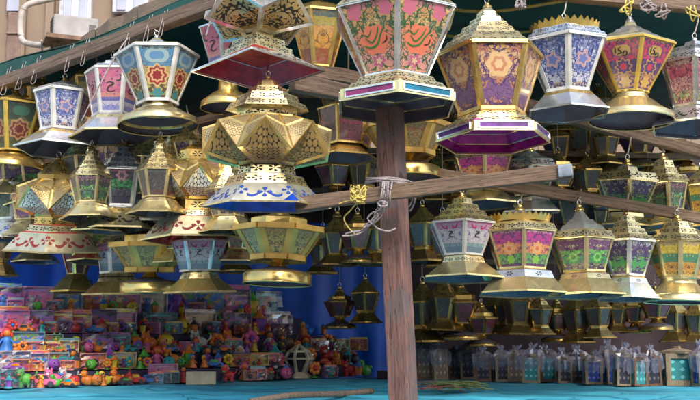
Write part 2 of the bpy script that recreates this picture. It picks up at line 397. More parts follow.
# ------------------------------------------------------------------ bars the lanterns hang from
BARS = {}
def bar(key, a, b):   # a, b: (picture x, picture y, depth)
    BARS[key] = (P(*a), P(*b))
def on_bar(key, px):
    a, b = BARS[key]; lo, hi = -1.5, 2.5
    for _ in range(40):
        t = (lo + hi) / 2
        if proj(a.lerp(b, t))[0] < px: lo = t
        else: hi = t
    return a.lerp(b, lo)
bar('left_top', (0, 92, 6.3), (250, 0, 4.6))
bar('left_mid', (0, 178, 6.8), (245, 116, 5.0))
bar('left_low', (0, 232, 6.9), (330, 208, 4.9))
bar('front', (150, -52, 3.85), (520, -52, 3.75))
bar('middle', (291, 77, 4.1), (520, 118, 4.9))
bar('right_top', (480, -6, 4.35), (720, 18, 4.7))
bar('right_mid', (545, 120, 4.95), (720, 165, 5.5))
bar('right_low', (415, 178, 4.7), (720, 229, 5.1))

# ------------------------------------------------------------------ the lantern builder
ring_cache = {}
def lantern(cx, ybot, on, label, n=6, rot=0, base=None, lin=None, collar=None, body=None, pm=None, strip='gold', sw=2.6, strokes=None,
            roof=None, crown=None, ball=None, round_=False, mats=('gold', 'gold_flower', 'gold_flowers', 'gold_arab'), top=None, group='painted lanterns hanging in rows on the stall',
            rim=None, tilt=(0, 0), Y=None, name='lantern', cat='lantern', hook='gold', off=0.0, bmats=None, k=1.0):
    """all sizes in picture units at the lantern's own depth, heights above the rim of its base"""
    bp = on_bar(on, cx)
    if Y is None: Y = bp.y + off
    loc = P(cx, ybot, Y); s = (loc - cam.location).length / F * k
    th = empty(name, loc, label, cat, group, R(rot))
    th.rotation_euler = (R(tilt[0] + rnd.uniform(-2.4, 2.4)), R(tilt[1] + rnd.uniform(-3, 3)), R(rot))
    ML = [MT[m] for m in mats]; BL = [MT[m] for m in (bmats or mats)]
    sc_ = lambda pr: [(q[0] * s, q[1] * s) + tuple(q[2:]) for q in pr]
    nr = 36 if round_ else n
    def part(nm, prof, mm, nn=n, sm=False, cap=False):
        mb = MB(); mb.loft(sc_(prof), nn, 0, 0, sm, cap); return mb.build(nm, mm, th)
    if base:
        part('base', base, BL, nr, round_)
        inner = [(q[0] + .7, q[1] - 1.6) for q in base if q[1] > 8]
        mb = MB(); mb.loft(sc_(inner), nr, 0, 0, round_, True)
        mb.build('base_lining', LIN[lin] if lin else MT['dull'], th)
        # rolled lip of the skirt
        r0 = base[0][1] * s; pts = [(r0 * math.cos(2 * math.pi * (j - .5) / nr), r0 * math.sin(2 * math.pi * (j - .5) / nr), 0) for j in range(nr)]
        mb = MB()
        if round_: mb.tube(pts, .9 * s, closed=True)
        else:
            for j in range(nr): mb.beam(pts[j], pts[(j + 1) % nr], 1.7 * s, 1.7 * s)
        mb.build('base_lip', BL[0], th)
    if rim:   # coloured windows in the upright band of the base: (z0, z1, r, [colours])
        z0, z1, rr, cols = rim
        ap = rr * math.cos(math.pi / n) * s + .002; hw = rr * math.sin(math.pi / n) * s * .84
        for j in range(n):
            a = 2 * math.pi * j / n; mb = MB(); M = Matrix.Rotation(a, 3, 'Z')
            mb.box(M @ Vector((ap, 0, (z0 + z1) / 2 * s)), (.003, hw * 2, (z1 - z0) * s), 0, M)
            mb.build('rim_window', LIN[cols[j % len(cols)]], th)
            mb = MB()
            for a_, b_ in (((-hw, z0 * s), (hw, z0 * s)), ((-hw, z1 * s), (hw, z1 * s)), ((-hw, z0 * s), (-hw, z1 * s)), ((hw, z0 * s), (hw, z1 * s))):
                mb.beam(M @ Vector((ap + .002, a_[0], a_[1])), M @ Vector((ap + .002, b_[0], b_[1])), .006, .006)
            mb.build('window_trim', MT['silver'], th)
    if collar: part('collar', collar, ML, nr if round_ else n, round_)
    if body:
        z0, r0, z1, r1 = [q * s for q in body[:4]]
        cs, sn = math.cos(math.pi / n), math.sin(math.pi / n)
        h = math.hypot(z1 - z0, (r1 - r0) * cs)
        key = 'p'
        mb = MB(); q = [(r0 * cs, -r0 * sn, z0), (r0 * cs, r0 * sn, z0), (r1 * cs, r1 * sn, z1), (r1 * cs, -r1 * sn, z1)]
        mb.face(q, [(-r0 * sn / h, 0), (r0 * sn / h, 0), (r1 * sn / h, 1), (-r1 * sn / h, 1)])
        # thickness of the glass
        qi = [(x - .004, y * .98, z) for x, y, z in q]
        mb.face(qi[::-1], [(-r0 * sn / h, 0), (r0 * sn / h, 0), (r1 * sn / h, 1), (-r1 * sn / h, 1)][::-1])
        nrm = Vector((h and (z1 - z0) / h, 0, -(r1 - r0) * cs / h))
        for st in (strokes or []):
            to3 = lambda u, v: Vector((r0 * cs + (r1 - r0) * cs * v, -u * h, z0 + (z1 - z0) * v)) + nrm * .0015
            # seen from outside, picture-right is +y rotated: u mirrored so words read the right way round
            to3b = lambda u, v: Vector((r0 * cs + (r1 - r0) * cs * v, u * h, z0 + (z1 - z0) * v)) + nrm * .0015
            stroke(mb, st[0], st[1], to3b, st[2])
        pms = pm if isinstance(pm, (list, tuple)) else [pm]
        meshes = []
        for pk in pms:
            o = mb.build('glass_panel', [PM[pk], INK, INK2, INK3], th, weld=False); meshes.append(o)
        fl = MB(); W = sw * s
        for j in range(n):
            if j < len(meshes): o = meshes[j]
            else:
                o = bpy.data.objects.new('glass_panel', meshes[j % len(meshes)].data); COL.objects.link(o); o.parent = th
            o.rotation_euler = (0, 0, 2 * math.pi * j / n)
            a = 2 * math.pi * (j + .5) / n; u = Vector((math.cos(a), math.sin(a), 0)); t = Vector((-u.y, u.x, 0))
            # folded V-shaped corner strip
            p0, p1 = u * (r0 + .3 * s) + Vector((0, 0, z0)), u * (r1 + .3 * s) + Vector((0, 0, z1))
            i0, i1 = u * -.0 , u * 0
            for sg in (-1, 1):
                b_ = a + sg * math.pi / n; e = Vector((math.cos(b_), math.sin(b_), 0))
                d_ = (t * sg * math.cos(math.pi / n) * W - u * math.sin(math.pi / n) * W)
                oo = e * (.6 * s)
                fl.face([p0 + oo * .0, p0 + d_ + oo, p1 + d_ + oo, p1])
                fl.face([p0 + d_ + oo, p0 + d_ - oo * .6, p1 + d_ - oo * .6, p1 + d_ + oo])
            # top and bottom rails of each face
            b0 = 2 * math.pi * j / n; c0, s0 = math.cos(b0), math.sin(b0)
            for (zz, rr) in ((z0, r0), (z1, r1)):
                A = Vector((rr * cs * c0 + rr * sn * s0, rr * cs * s0 - rr * sn * c0, zz)); B = Vector((rr * cs * c0 - rr * sn * s0, rr * cs * s0 + rr * sn * c0, zz))
                fl.beam(A, B, W * .9, W * .9)
        fl.build('frame', MT[strip], th)
    if ball: polyball(th, s, *ball)
    if roof: part('roof', roof, ML, nr if (round_ == 'all') else n, round_ == 'all')
    ztop = (roof or collar or base)[-1][0]
    if crown:   # (z, r, h) ring of pointed brass teeth
        z, r, h = crown; mb = MB(); nt_ = 30
        for j in range(nt_):
            a0, a1, am = [2 * math.pi * (j + q) / nt_ for q in (0, 1, .5)]
            c = lambda a, zz, rr: (rr * s * math.cos(a), rr * s * math.sin(a), zz * s)
            mb.face([c(a0, z, r), c(a1, z, r), c(a1, z + h * .55, r * 1.06), c(am, z + h, r * 1.12), c(a0, z + h * .55, r * 1.06)])
            mb.face([c(a0, z, r - 1), c(a1, z, r - 1), c(a1, z + h * .55, r * 1.06 - 1), c(am, z + h, r * 1.12 - 1), c(a0, z + h * .55, r * 1.06 - 1)][::-1])
            mb.face([c(a0, z + h * .5, r * 1.05), c(a1, z + h * .5, r * 1.05), c(a1, z + h * .4, r * .5), c(a0, z + h * .4, r * .5)])
        mb.build('crown', MT['crown'], th)
    if top is None: top = ztop + 9
    mb = MB(); q = ztop
    mb.loft(sc_([(q - 1, 5), (q + 1.5, 4.5), (q + 2.5, 2), (q + 3.6, 2.8), (q + 5, 1.8), (q + 6, .6)]), 14, 0, 0, True, True)
    mb.build('finial', MT[hook], th)
    ap = 2.2 * s; zc = (q + 5.4 + 2.2) * s
    mb = MB(); mb.tube([(0, ap * math.cos(a), zc + ap * 1.2 * math.sin(a)) for a in [2 * math.pi * j / 14 for j in range(14)]], .5 * s, closed=True, n=5)
    mb.build('hanging_ring', MT['silver'], th)
    # wire up to the bar
    topz = zc + ap * 1.1; dz = bp.z - loc.z if on != 'front' else bp.z - loc.z
    if dz < topz + .03: dz = topz + .05
    if dz > topz:
        mb = MB(); d = Vector((bp.x, bp.y, 0)) - Vector((loc.x, loc.y, 0)); d.rotate(Matrix.Rotation(-R(rot), 3, 'Z'))
        mb.tube(smooth_path([(0, 0, topz - ap * .3), (d.x * .5, d.y * .5, (topz + dz) / 2), (d.x, d.y, dz + .02)], 4), .0034 * max(1, Y / 4), n=5)
        mb.build('hanging_wire', M_WIRE, th)
    return th

M_WIRE = plain('grey_wire', (.42, .38, .33), .5)

def polyball(th, s, z0, z1, r0, R_, r1, n, mats):
    """faceted bulb of pierced pentagons: hexagon ring, zigzag belt, hexagon ring, a raised border round each facet"""
    zm = (z0 + z1) / 2; d = (z1 - z0) * .3
    c = lambda r, a, z: Vector((r * math.cos(a) * s, r * math.sin(a) * s, z * s))
    st = math.pi / n; fm = MB(); fr = MB()
    mats_ = [MT[m] for m in mats]
    def facet(pts, mi):
        cen = sum(pts, Vector()) / len(pts)
        nrm = (pts[1] - pts[0]).cross(pts[-1] - pts[0]).normalized()
        if nrm.dot(Vector((cen.x, cen.y, 0))) < 0: nrm = -nrm
        inn = [cen + (p - cen) * .84 - nrm * 1.0 * s for p in pts]
        out = [p for p in pts]
        for i in range(len(pts)):
            j = (i + 1) % len(pts); fr.face([out[i], out[j], inn[j], inn[i]])
        e = (pts[1] - pts[0]).normalized(); f = nrm.cross(e)
        if f.z < 0: f = -f
        hs = max((p - cen).dot(f) for p in pts) - min((p - cen).dot(f) for p in pts)
        for i in range(len(pts)):
            j = (i + 1) % len(pts)
            fm.face([inn[i], inn[j], cen - nrm * .6 * s], [((p - cen).dot(e) / hs, (p - cen).dot(f) / hs + .5) for p in (inn[i], inn[j], cen)], mi)
    for k in range(n):
        a = 2 * math.pi * k / n
        L0, L1 = c(r0, a - st, z0), c(r0, a + st, z0)
        lo0, lo1 = c(R_, a - st, zm - d), c(R_, a + st, zm - d); hi = c(R_ * .97, a, zm + d)
        facet([L0, L1, lo1, hi, lo0], 0)
        U0, U1 = c(r1, a, z1), c(r1, a + 2 * st, z1)
        hi2 = c(R_ * .97, a + 2 * st, zm + d); lm = c(R_, a + st, zm - d)
        mid0, mid1 = (hi + U0) / 2, (hi2 + U1) / 2
        # upper pentagon split by a ridge into a kite and two lozenges
        top_mid = (U0 + U1) / 2; ridge = (lm * .35 + top_mid * .65); ridge = ridge + Vector((ridge.x, ridge.y, 0)) * .07
        facet([lm, hi2, mid1, ridge], 1); facet([lm, ridge, mid0, hi], 1)
        facet([mid0, ridge, top_mid, U0], 1); facet([ridge, mid1, U1, top_mid], 1)
    fm.build('pierced_facets', mats_[:2], th, weld=False); fr.build('facet_frame', mats_[2], th, weld=False)

T = lambda z, rs, h, g=1.2, k=.9, m=1: [p for i, r in enumerate(rs) for p in ((z + i * (h + g), r, m), (z + i * (h + g) + h, r * k, 0))]
TIER = lambda z, rs, h, mi=1, step=1.5: [p for i, r in enumerate(rs) for p in ((z + i * (h + step), r, mi), (z + i * (h + step) + h, r * .86, 0))]

GT = 'large painted lanterns hung along the top of the stall'
GM = 'lanterns hung in the middle tier on the left'
GL = 'small lanterns hung in the lowest tier on the left'
GR = 'lanterns hung in the lower row on the right'

# ---- front and top row
lantern(396, 109, 'front', 'large coral panelled lantern with blue and plum windowed rim, over the post top', 6, -90 + 30, off=-.12,
    base=[(0, 63), (11, 63), (11.2, 58, 1), (19, 51, 0), (19.3, 46)], rim=(2, 9, 63, ['teal', 'plum']), bmats=('pale', 'pale_pair'),
    collar=[(19.3, 46, 1), (27, 41, 0), (27.5, 34)], body=(29, 34, 95, 66), pm='coral', strokes=HAND, strip='silver', sw=3,
    roof=T(95, [68, 56, 42, 30], 9, 1.2, .88) + [(140, 10)], mats=('pale', 'pale_pair', 'pale_pair'), group=GT)
lantern(493, 142, 'front', 'tall gold stepped lantern with amber and purple panels above a magenta lined base', 6, -90 + 4, off=.15,
    base=[(0, 57), (9, 57), (9.2, 55, 1), (17, 46)], rim=(1.5, 7.5, 57, ['violet']), lin='purple', bmats=('pale', 'pale_pair'),
    collar=[(17, 46, 0), (18, 42, 1), (25, 34, 0), (26, 31)], body=(27, 33, 88, 54), pm='amber', strip='gold', sw=4.2,
    roof=T(88, [56, 47, 38, 29, 20, 12], 6.5, 1.2, .9) + [(138, 6), (140, 3)],
    mats=('pale', 'pale_pair', 'pale'), group=GT)
lantern(568, 114, 'right_top', 'silver lantern with blue panels and a gold toothed crown', 6, -90 + 22, off=-.05,
    base=[(0, 42, 3), (15, 28, 1), (19, 25)], bmats=('silver', 'gold_flower', 'silver', 'silver'),
    collar=[(19, 25, 0), (21, 21)], body=(21, 22, 70, 42), pm=['blue', 'blue', 'brown', 'brown', 'brown', 'blue'], strip='white', sw=3.4,
    roof=T(70, [44, 38], 5, .8, .93) + [(82, 33), (83, 12), (92, 8)], crown=(80, 31, 9), mats=('silver', 'silver_pair'), group=GT, hook='silver')
lantern(631, 121, 'right_top', 'lantern with red and amber lettered panels, silver cone top and round brass foot', 6, -90 + 30,
    base=[(0, 40), (5, 40.5), (7, 37), (13, 28), (17, 24), (20, 19)], round_=True,
    collar=[(20, 18), (23, 17), (26, 15), (27, 17)], body=(27, 17, 72, 43), pm='pinkgold', strip='yellow', sw=2.2, strokes=WORD,
    roof=[(72, 43), (75, 42), (80, 30, 2), (83, 26, 0), (84, 22, 2), (88, 18, 0), (89, 14, 2), (93, 10, 0), (94, 7), (99, 5)], mats=('pale', 'gold', 'silver'), group=GT, hook='silver')
lantern(696, 129, 'right_top', 'rose and green panelled silver lantern cut by the right edge of the photo', 6, -90 + 12,
    base=[(0, 44), (2, 43, 3), (14, 30, 0), (17, 25)], bmats=('silver', 'silver', 'silver', 'silver_motif'), collar=[(17, 24), (20, 21)], body=(20, 22, 62, 33), pm='rose', strip='silver', sw=2.6,
    roof=[(62, 34, 1), (69, 31, 0), (70, 30, 1), (77, 22, 0), (79, 12), (84, 9)], mats=('silver', 'silver_pair'), group=GT, hook='silver')
# pierced lantern with red lining, cut by the top edge
lantern(258, 71, 'front', 'pierced white and gold lantern with red lined square skirt, cut by the top edge', 4, -90 + 45, off=0,
    base=[(0, 66, 3), (14, 38, 0), (14.5, 36)], lin='red', bmats=('silver', 'silver', 'silver', 'motif_black'),
    collar=[(14.5, 36, 1), (22, 33, 0), (22.5, 28, 1), (31, 26, 0), (31.5, 15), (38, 15)], ball=(37, 74, 14, 57, 24, 5, ('satinpale_arab', 'lattice_blue', 'silver')),
    roof=[(74, 24), (82, 24, 1), (90, 32, 0), (91, 27, 1), (102, 18), (106, 6)], mats=('pale', 'pale_pair'), group='pierced faceted lanterns', name='pierced_lantern', tilt=(0, 0))
lantern(266, 207, 'middle', 'largest pierced lantern, gold faceted bulb above a pale skirt with blue sprays', 6, -90 + 3, off=-.25,
    base=[(0, 64, 3), (20, 42, 1), (30, 37, 0), (30.5, 29)], lin='blue', bmats=('pale', 'pale_pair', 'pale', 'motif_blue'),
    collar=[(30.5, 29, 1), (42, 28, 0)], ball=(40, 89, 29, 67, 36, 8, ('satin_star', 'satinpale_star', 'gold')),
    roof=[(86, 30, 1), (96, 30, 0), (97, 42, 1), (104, 38, 0), (104.5, 33, 1), (112, 30, 0), (112.5, 23, 1), (120, 19, 0), (120.5, 13), (127, 10), (128, 5)],
    mats=('pale', 'pale_pair'), group='pierced faceted lanterns', name='pierced_lantern')
# round-footed lantern with fanned bowl
BOWL = dict(n=8, base=[(0, 34), (9, 34.5), (11, 32), (14, 18), (17, 10), (22, 6)], round_=True, collar=[(22, 6), (24, 14), (25, 26)],
    body=(25, 27, 53, 46), strip='satin', sw=6, roof=[(53, 46), (56, 34), (57, 30), (64, 30), (66, 26), (69, 12), (72, 6)], mats=('gold', 'gold_flower'))
lantern(277, 284, 'left_low', 'larger bowl shaped lantern with green speckled panels, under the blue lined lantern', rot=-90, pm='greengold', group='bowl shaped lanterns', off=-.35, **BOWL)
lantern(150, 292, 'left_low', 'smaller bowl shaped lantern with green speckled panels, beside the white and pink letter lanterns', rot=-85, pm='greengold', group='bowl shaped lanterns', off=-.15, k=.86, **BOWL)
lantern(408, 178, 'middle', 'bowl shaped lantern with red speckled panels, half hidden behind the wooden post', rot=-80, pm='redgold', group='bowl shaped lanterns', off=.1, k=.95, **BOWL)

# ---- left top row
lantern(158, 126, 'left_top', 'lantern with blue and red flower panels, white frame and wide round brass foot', 6, -90 + 10, off=-.1,
    base=[(0, 42), (6, 42), (8, 36), (15, 26), (18, 18)], round_=True, collar=[(18, 18), (22, 17), (24, 16)], body=(24, 21, 77, 44), pm='flowerblue', strip='white', sw=3.2, k=.93,
    roof=[(77, 45), (80, 43), (82, 28), (84, 20, 2), (87, 17), (88, 14, 2), (92, 11), (95, 7)], mats=('pale', 'silver', 'silver'), group=GT, hook='silver')
lantern(113, 137, 'left_top', 'pink panelled lantern with a dark letter and a grey flared base', 6, -90 + 6, off=.05,
    base=[(0, 42, 3), (14, 27, 1), (18, 24)], bmats=('pale', 'pale_flower', 'silver', 'silver'), collar=[(18, 23), (21, 20)], body=(21, 20, 64, 27), pm='pinkletter', strip='white', sw=2.4, strokes=HA,
    roof=[(64, 28, 1), (68, 25, 0), (70, 14), (74, 12), (76, 5)], mats=('silver', 'silver_pair'), group=GT, hook='silver')
lantern(60, 150, 'left_top', 'silver lantern with pale blue panels and a wide dark lined base', 6, -90 + 24, off=.05,
    base=[(0, 46, 3), (13, 30, 1), (17, 25)], bmats=('silver', 'gold_flower', 'silver', 'silver'), collar=[(17, 24), (20, 20)], k=.92, body=(20, 21, 60, 30), pm=['blue', 'blue', 'brown', 'brown', 'brown', 'blue'], strip='white', sw=3,
    roof=[(60, 31, 1), (65, 27, 0), (68, 16), (73, 8)], mats=('silver', 'silver_pair'), group=GT, hook='gold')
lantern(11, 168, 'left_top', 'lantern with dark green and red flower panels and yellow corner strips at the left edge', 6, -90 + 32, off=.1,
    base=[(0, 30), (4, 30), (8, 22), (12, 14)], round_=True, collar=[(12, 14), (16, 12)], body=(16, 17, 60, 32), pm='flowerdark', strip='yellow', sw=2, roof=[(60, 33), (64, 24), (70, 6)], mats=('gold', 'gold'), group=GT)
lantern(92, 140, 'left_top', 'orange panelled lantern tucked behind the pink one', 6, -90, off=.45,
    base=[(0, 36), (12, 24), (15, 20)], collar=[(15, 20), (18, 18)], body=(18, 19, 58, 26), pm='orange', strip='gold', sw=2, roof=[(58, 27, 1), (64, 22, 0), (68, 10)], group=GT)
lantern(228, 108, 'left_top', 'lantern with pink letter panels behind the red lined lantern, on a bell shaped brass foot', 6, -90 + 20, off=.25,
    base=[(0, 27), (5, 27), (9, 22), (14, 16), (17, 10)], round_=True, collar=[(17, 10), (30, 9), (34, 14)], body=(34, 16, 80, 29), pm='pinkletter', strip='silver', sw=2, strokes=HA, roof=[(80, 30), (86, 20), (92, 6)], group=GT)
lantern(318, 92, 'front', 'lantern with dark amber panels and gold strips, right of the red lined one', 6, -90 + 15, off=.75,
    base=[(0, 30), (10, 20), (14, 16)], collar=[(14, 16), (24, 14)], body=(24, 15, 78, 30), pm='orange', strip='gold', sw=2.4, roof=[(78, 31), (86, 22), (92, 6)], group=GT, tilt=(0, 5))
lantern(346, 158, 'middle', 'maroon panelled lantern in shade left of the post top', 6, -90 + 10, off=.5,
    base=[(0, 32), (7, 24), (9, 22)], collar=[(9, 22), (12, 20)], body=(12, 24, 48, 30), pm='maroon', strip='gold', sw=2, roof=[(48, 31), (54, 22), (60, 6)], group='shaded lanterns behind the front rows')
# ---- left middle tier
PSEC = dict(collar=[(27, 22, 1), (35, 21, 0)], mats=('gold', 'gold_flower'))
lantern(196, 240, 'left_mid', 'pierced lantern with teal star facets and red lined skirt with red sprays', 6, -90 + 12, off=-.1,
    base=[(0, 53, 3), (20, 36, 0), (20.5, 32, 1), (27, 28)], lin='red', bmats=('pale', 'pale_pair', 'pale', 'motif_red'), collar=[(27, 24, 1), (38, 23, 0)],
    ball=(38, 76, 24, 46, 22, 8, ('satinsilver_star', 'satinpale_star', 'gold')), roof=[(76, 22), (79, 20, 1), (88, 20, 0), (89, 22, 1), (95, 12), (99, 5)], mats=('gold', 'gold_flower'), group='pierced faceted lanterns', name='pierced_lantern')
lantern(56, 250, 'left_mid', 'tilted pierced lantern with a red lined skirt at the left, nearest the blue tarp', 6, -90 + 35, off=-.3,
    base=[(0, 50, 3), (17, 34, 0), (17.5, 30, 1), (24, 26)], lin='red', bmats=('pale', 'pale_pair', 'pale', 'motif_red'), collar=[(24, 22, 1), (32, 21, 0)],
    ball=(32, 68, 22, 40, 20, 6, ('satinsilver_star', 'satinpale_star', 'gold')), roof=[(68, 20), (72, 20, 1), (80, 12), (84, 5)], mats=('gold', 'gold_flowers'), group='pierced faceted lanterns', name='pierced_lantern', tilt=(4, 7))
lantern(121, 231, 'left_mid', 'stepped silver lantern with green band panels over a pale gold flared base', 6, -90 + 10, off=-.15,
    base=[(0, 41), (1, 40, 3), (15, 26, 1), (20, 23)], bmats=('pale', 'gold_flower', 'pale', 'pale_motif'), collar=[(20, 22), (23, 20)], body=(23, 21, 58, 28), pm='greendark', strip='silver', sw=2.6,
    roof=T(58, [30, 23, 16, 10], 5.5, .8, .87) + [(84, 4)], mats=('silver', 'silver_pair'), group=GM)
lantern(152, 226, 'left_mid', 'leaning lantern with dark blue panels between the green one and the teal faceted one', 6, -90 + 15, off=.15,
    base=[(0, 36), (12, 22), (15, 18)], collar=[(15, 18), (20, 16)], body=(20, 15, 62, 22), pm='dark', strip='silver', sw=1.8,
    roof=T(62, [25, 19, 14], 6, .8, .87) + [(82, 8)], mats=('silver', 'silver_pair'), group=GM, tilt=(0, -6))
lantern(17, 240, 'left_mid', 'silver lantern with teal print panels at the left edge of the middle tier', 6, -90 + 30, off=-.1,
    base=[(0, 38), (1, 37, 3), (14, 24, 0), (16, 20)], bmats=('silver', 'silver', 'silver', 'motif_blue'), collar=[(16, 20), (19, 18)], body=(19, 19, 52, 25), pm='tealdark', strip='silver', sw=2.2,
    roof=T(52, [27, 20, 14], 5.5, .8, .87) + [(71, 5)], mats=('silver', 'silver_pair'), group=GM)
# crowded smaller lanterns of the same tier
FILL = [(3, 212, .5, 'tealdark', .72, 'small teal panelled lantern cut by the left edge, under the flower panelled one'), (33, 205, .35, 'green', .7, 'small stepped lantern with green panels above the tilted faceted lantern'),
  (84, 200, .3, 'dark', .78, 'small stepped lantern with dark panels right of the tilted faceted lantern'), (101, 232, .1, 'tealdark', .74, 'small stepped lantern touching the silver green banded one'),
  (142, 196, .5, 'maroon', .72, 'small stepped lantern with maroon panels below the round brass foot'), (172, 205, .25, 'amber', .8, 'small stepped lantern with amber panels left of the teal faceted one'),
  (222, 190, .45, 'rose', .72, 'small stepped lantern with rose panels left of the largest pierced lantern'), (60, 186, .6, 'rose', .66, 'small stepped lantern with rose panels under the dark lined base'),
  (228, 232, .3, 'green', .8, 'small stepped lantern with green panels behind the blue lined skirt'), (30, 236, .3, 'amber', .76, 'small stepped lantern with amber panels left of the tilted faceted lantern'),
  (152, 250, .4, 'blue', .76, 'small stepped lantern with blue panels above the smaller bowl lantern'), (96, 262, .4, 'green', .72, 'small stepped lantern with green panels over the toy boxes'),
  (90, 219, -.1, 'greenc', .78, 'small stepped lantern with green scroll panels left of the silver green banded one'), (12, 196, .2, 'amber', .7, 'small stepped lantern with amber panels at the left edge under the flower panelled one'),
  (158, 214, -.05, 'dark', .82, 'small stepped lantern with dark panels between the green banded and teal faceted ones'), (70, 168, .5, 'tealdark', .6, 'tiny stepped lantern with teal panels under the pale blue panelled one'),
  (112, 176, .45, 'amber', .62, 'tiny stepped lantern with amber panels under the pink letter lantern'), (190, 178, .3, 'greenb', .66, 'tiny stepped lantern with lime panels above the teal faceted one'),
  (232, 178, .5, 'magenta', .7, 'small stepped lantern with magenta panels close behind the largest pierced bulb'), (36, 262, .5, 'maroon', .6, 'tiny stepped lantern with maroon panels before the blue tarp'),
  (236, 262, .4, 'rose', .66, 'tiny stepped lantern with rose panels left of the larger bowl'), (178, 262, .3, 'greenc', .66, 'tiny stepped lantern with green scroll panels above the letter lantern')]
for (fx, fyy, fo, fp, fk, fl_) in FILL:
    lantern(fx, fyy, 'left_mid' if fyy < 240 else 'left_low', fl_, 6, -90 + rnd.uniform(0, 50), off=fo - .42, k=fk, base=[(0, 38), (1, 37, 3), (13, 24, 1), (17, 21)], bmats=('pale', 'pale_flower', 'pale', 'pale'), collar=[(17, 20), (20, 18)],
        body=(20, 19, 52, 27), pm=fp, strip='pale', sw=2.2, roof=T(52, [29, 23, 17, 12, 8], 6, .8, .86) + [(90, 4)], mats=('pale', 'pale_pair'), group=GM)
lantern(40, 152, 'left_top', 'lantern with amber panels squeezed behind the pale blue panelled one at the left', 6, -90 + 20, off=.5, base=[(0, 34), (12, 22), (15, 18)], collar=[(15, 18), (18, 16)], body=(18, 17, 58, 28), pm='orange', strip='gold', sw=2, roof=[(58, 29, 1), (64, 22, 0), (68, 8)], group=GT)
lantern(139, 133, 'left_top', 'lantern with red and green flower panels squeezed behind the blue flower one', 6, -90 + 30, off=.5, base=[(0, 36), (12, 24), (15, 20)], collar=[(15, 20), (18, 18)], body=(18, 19, 66, 32), pm='flowerdark', strip='gold', sw=2, roof=[(66, 33, 1), (72, 26, 0), (76, 10)], group=GT)
# ---- lowest tier on the left
SM = dict(collar=[(17, 18, 1), (21, 16, 0)], mats=('pale', 'pale_flower'))
lantern(200, 292, 'left_low', 'small lantern with white and pink letter panels, under the teal faceted lantern', 6, -90 + 8, off=-.3,
    base=[(0, 35), (1, 34, 3), (13, 20, 1), (17, 18)], bmats=('pale', 'pale_flower', 'pale', 'gold'), body=(21, 19, 50, 27), pm='whitepink', strokes=HORN, strip='silver', sw=2, roof=[(50, 28, 1), (55, 22, 0), (60, 6)], group=GL, **SM)
lantern(117, 294, 'left_low', 'narrow lantern with white and pink letter panels, left of the smaller bowl lantern', 6, -90 + 20, off=.05,
    base=[(0, 33), (1, 32, 3), (12, 19, 1), (16, 17)], bmats=('pale', 'pale_flower', 'pale', 'gold'), body=(21, 16, 48, 19), pm='whitepink', strokes=HORN, strip='silver', sw=2, roof=[(48, 20, 1), (55, 14, 0), (60, 5)], group=GL, **SM)
lantern(76, 292, 'left_low', 'small dark lantern with maroon panels and flared brass base above the toy boxes', 6, -90 + 30, off=.1,
    base=[(0, 24), (1, 23, 3), (11, 15, 0), (14, 12)], bmats=('gold', 'gold', 'gold', 'gold'), collar=[(14, 12), (17, 10)], body=(17, 9, 44, 17), pm='maroon', strip='gold', sw=1.6, roof=[(44, 18), (50, 12), (54, 5)], group=GL)
lantern(-2, 275, 'left_low', 'small brass lantern cut by the left edge beside the blue tarp', 6, -90 + 10, off=.1,
    base=[(0, 18), (10, 11), (12, 8)], collar=[(12, 8), (15, 8)], body=(15, 9, 36, 15), pm='orange', strip='gold', sw=1.6, roof=[(36, 16), (42, 10), (46, 5)], group=GL)
# ---- right middle and lower rows
lantern(463, 279, 'right_low', 'lantern with white and pink letter panels, nearest the post on the right', 6, -90 + 28, off=-.1,
    base=[(0, 43), (1, 42), (15, 24, 1), (20, 22)], collar=[(20, 21), (23, 20)], body=(23, 21, 54, 35), pm='whitepink', strokes=HORN, strip='white', sw=2.2,
    roof=T(54, [36, 28, 19, 12], 6, .8, .88) + [(82, 6)], mats=('pale', 'pale_pair', 'silver'), group=GR)
lantern(522, 294, 'right_low', 'lantern with magenta, orange and green panels and a gold toothed crown', 6, -90 + 26, off=-.18,
    base=[(0, 46), (1, 45), (14, 34, 1), (21, 31)], bmats=('pale', 'silver_flower'), collar=[(21, 28), (24, 24)], body=(24, 25, 60, 37), pm='magenta', strip='pale', sw=2.2,
    roof=T(60, [39], 7, .8, .92) + [(71, 27), (72, 15, 2), (78, 12, 2), (84, 4)], crown=(70, 28, 8), mats=('pale', 'pale_pair', 'silver'), group=GR)
lantern(584, 296, 'right_low', 'lantern with green panels under a smooth silver cone', 6, -90 + 26, off=-.08,
    base=[(0, 41), (1, 40), (15, 28, 1), (20, 26)], bmats=('pale', 'pale_flower'), collar=[(20, 24), (23, 21)], body=(23, 22, 54, 33), pm='green', strip='pale', sw=2.2,
    roof=T(54, [35], 7, .8, .9) + [(63, 25, 2), (68, 21, 2), (68.5, 18, 2), (74, 13, 2), (74.5, 10, 2), (80, 6, 2), (85, 3)], mats=('pale', 'pale_pair', 'silver'), group=GR)
lantern(628, 299, 'right_low', 'narrow stepped silver lantern with green panels, second from the right end of the lower row', 6, -90 + 20, off=0,
    base=[(0, 31), (1, 30), (14, 21, 1), (19, 19)], bmats=('silver', 'silver_flower'), collar=[(19, 18), (22, 16)], body=(22, 17, 54, 29), pm='greenb', strip='silver', sw=2.2,
    roof=T(54, [30, 22, 15, 10], 6, .8, .85) + [(80, 4)], mats=('pale', 'pale_pair', 'silver'), group=GR)
lantern(679, 302, 'right_low', 'lantern with amber panels banded in green and a round brass foot', 8, -90 + 10, off=-.05,
    base=[(0, 33), (5, 33), (8, 28), (13, 21), (17, 17)], round_=True, collar=[(17, 17), (21, 16), (23, 18)], body=(23, 19, 56, 29), pm='tricolour', strip='pale', sw=2,
    roof=T(56, [31, 23, 15], 6, .8, .85) + [(78, 4)], mats=('pale', 'pale_pair'), group=GR)
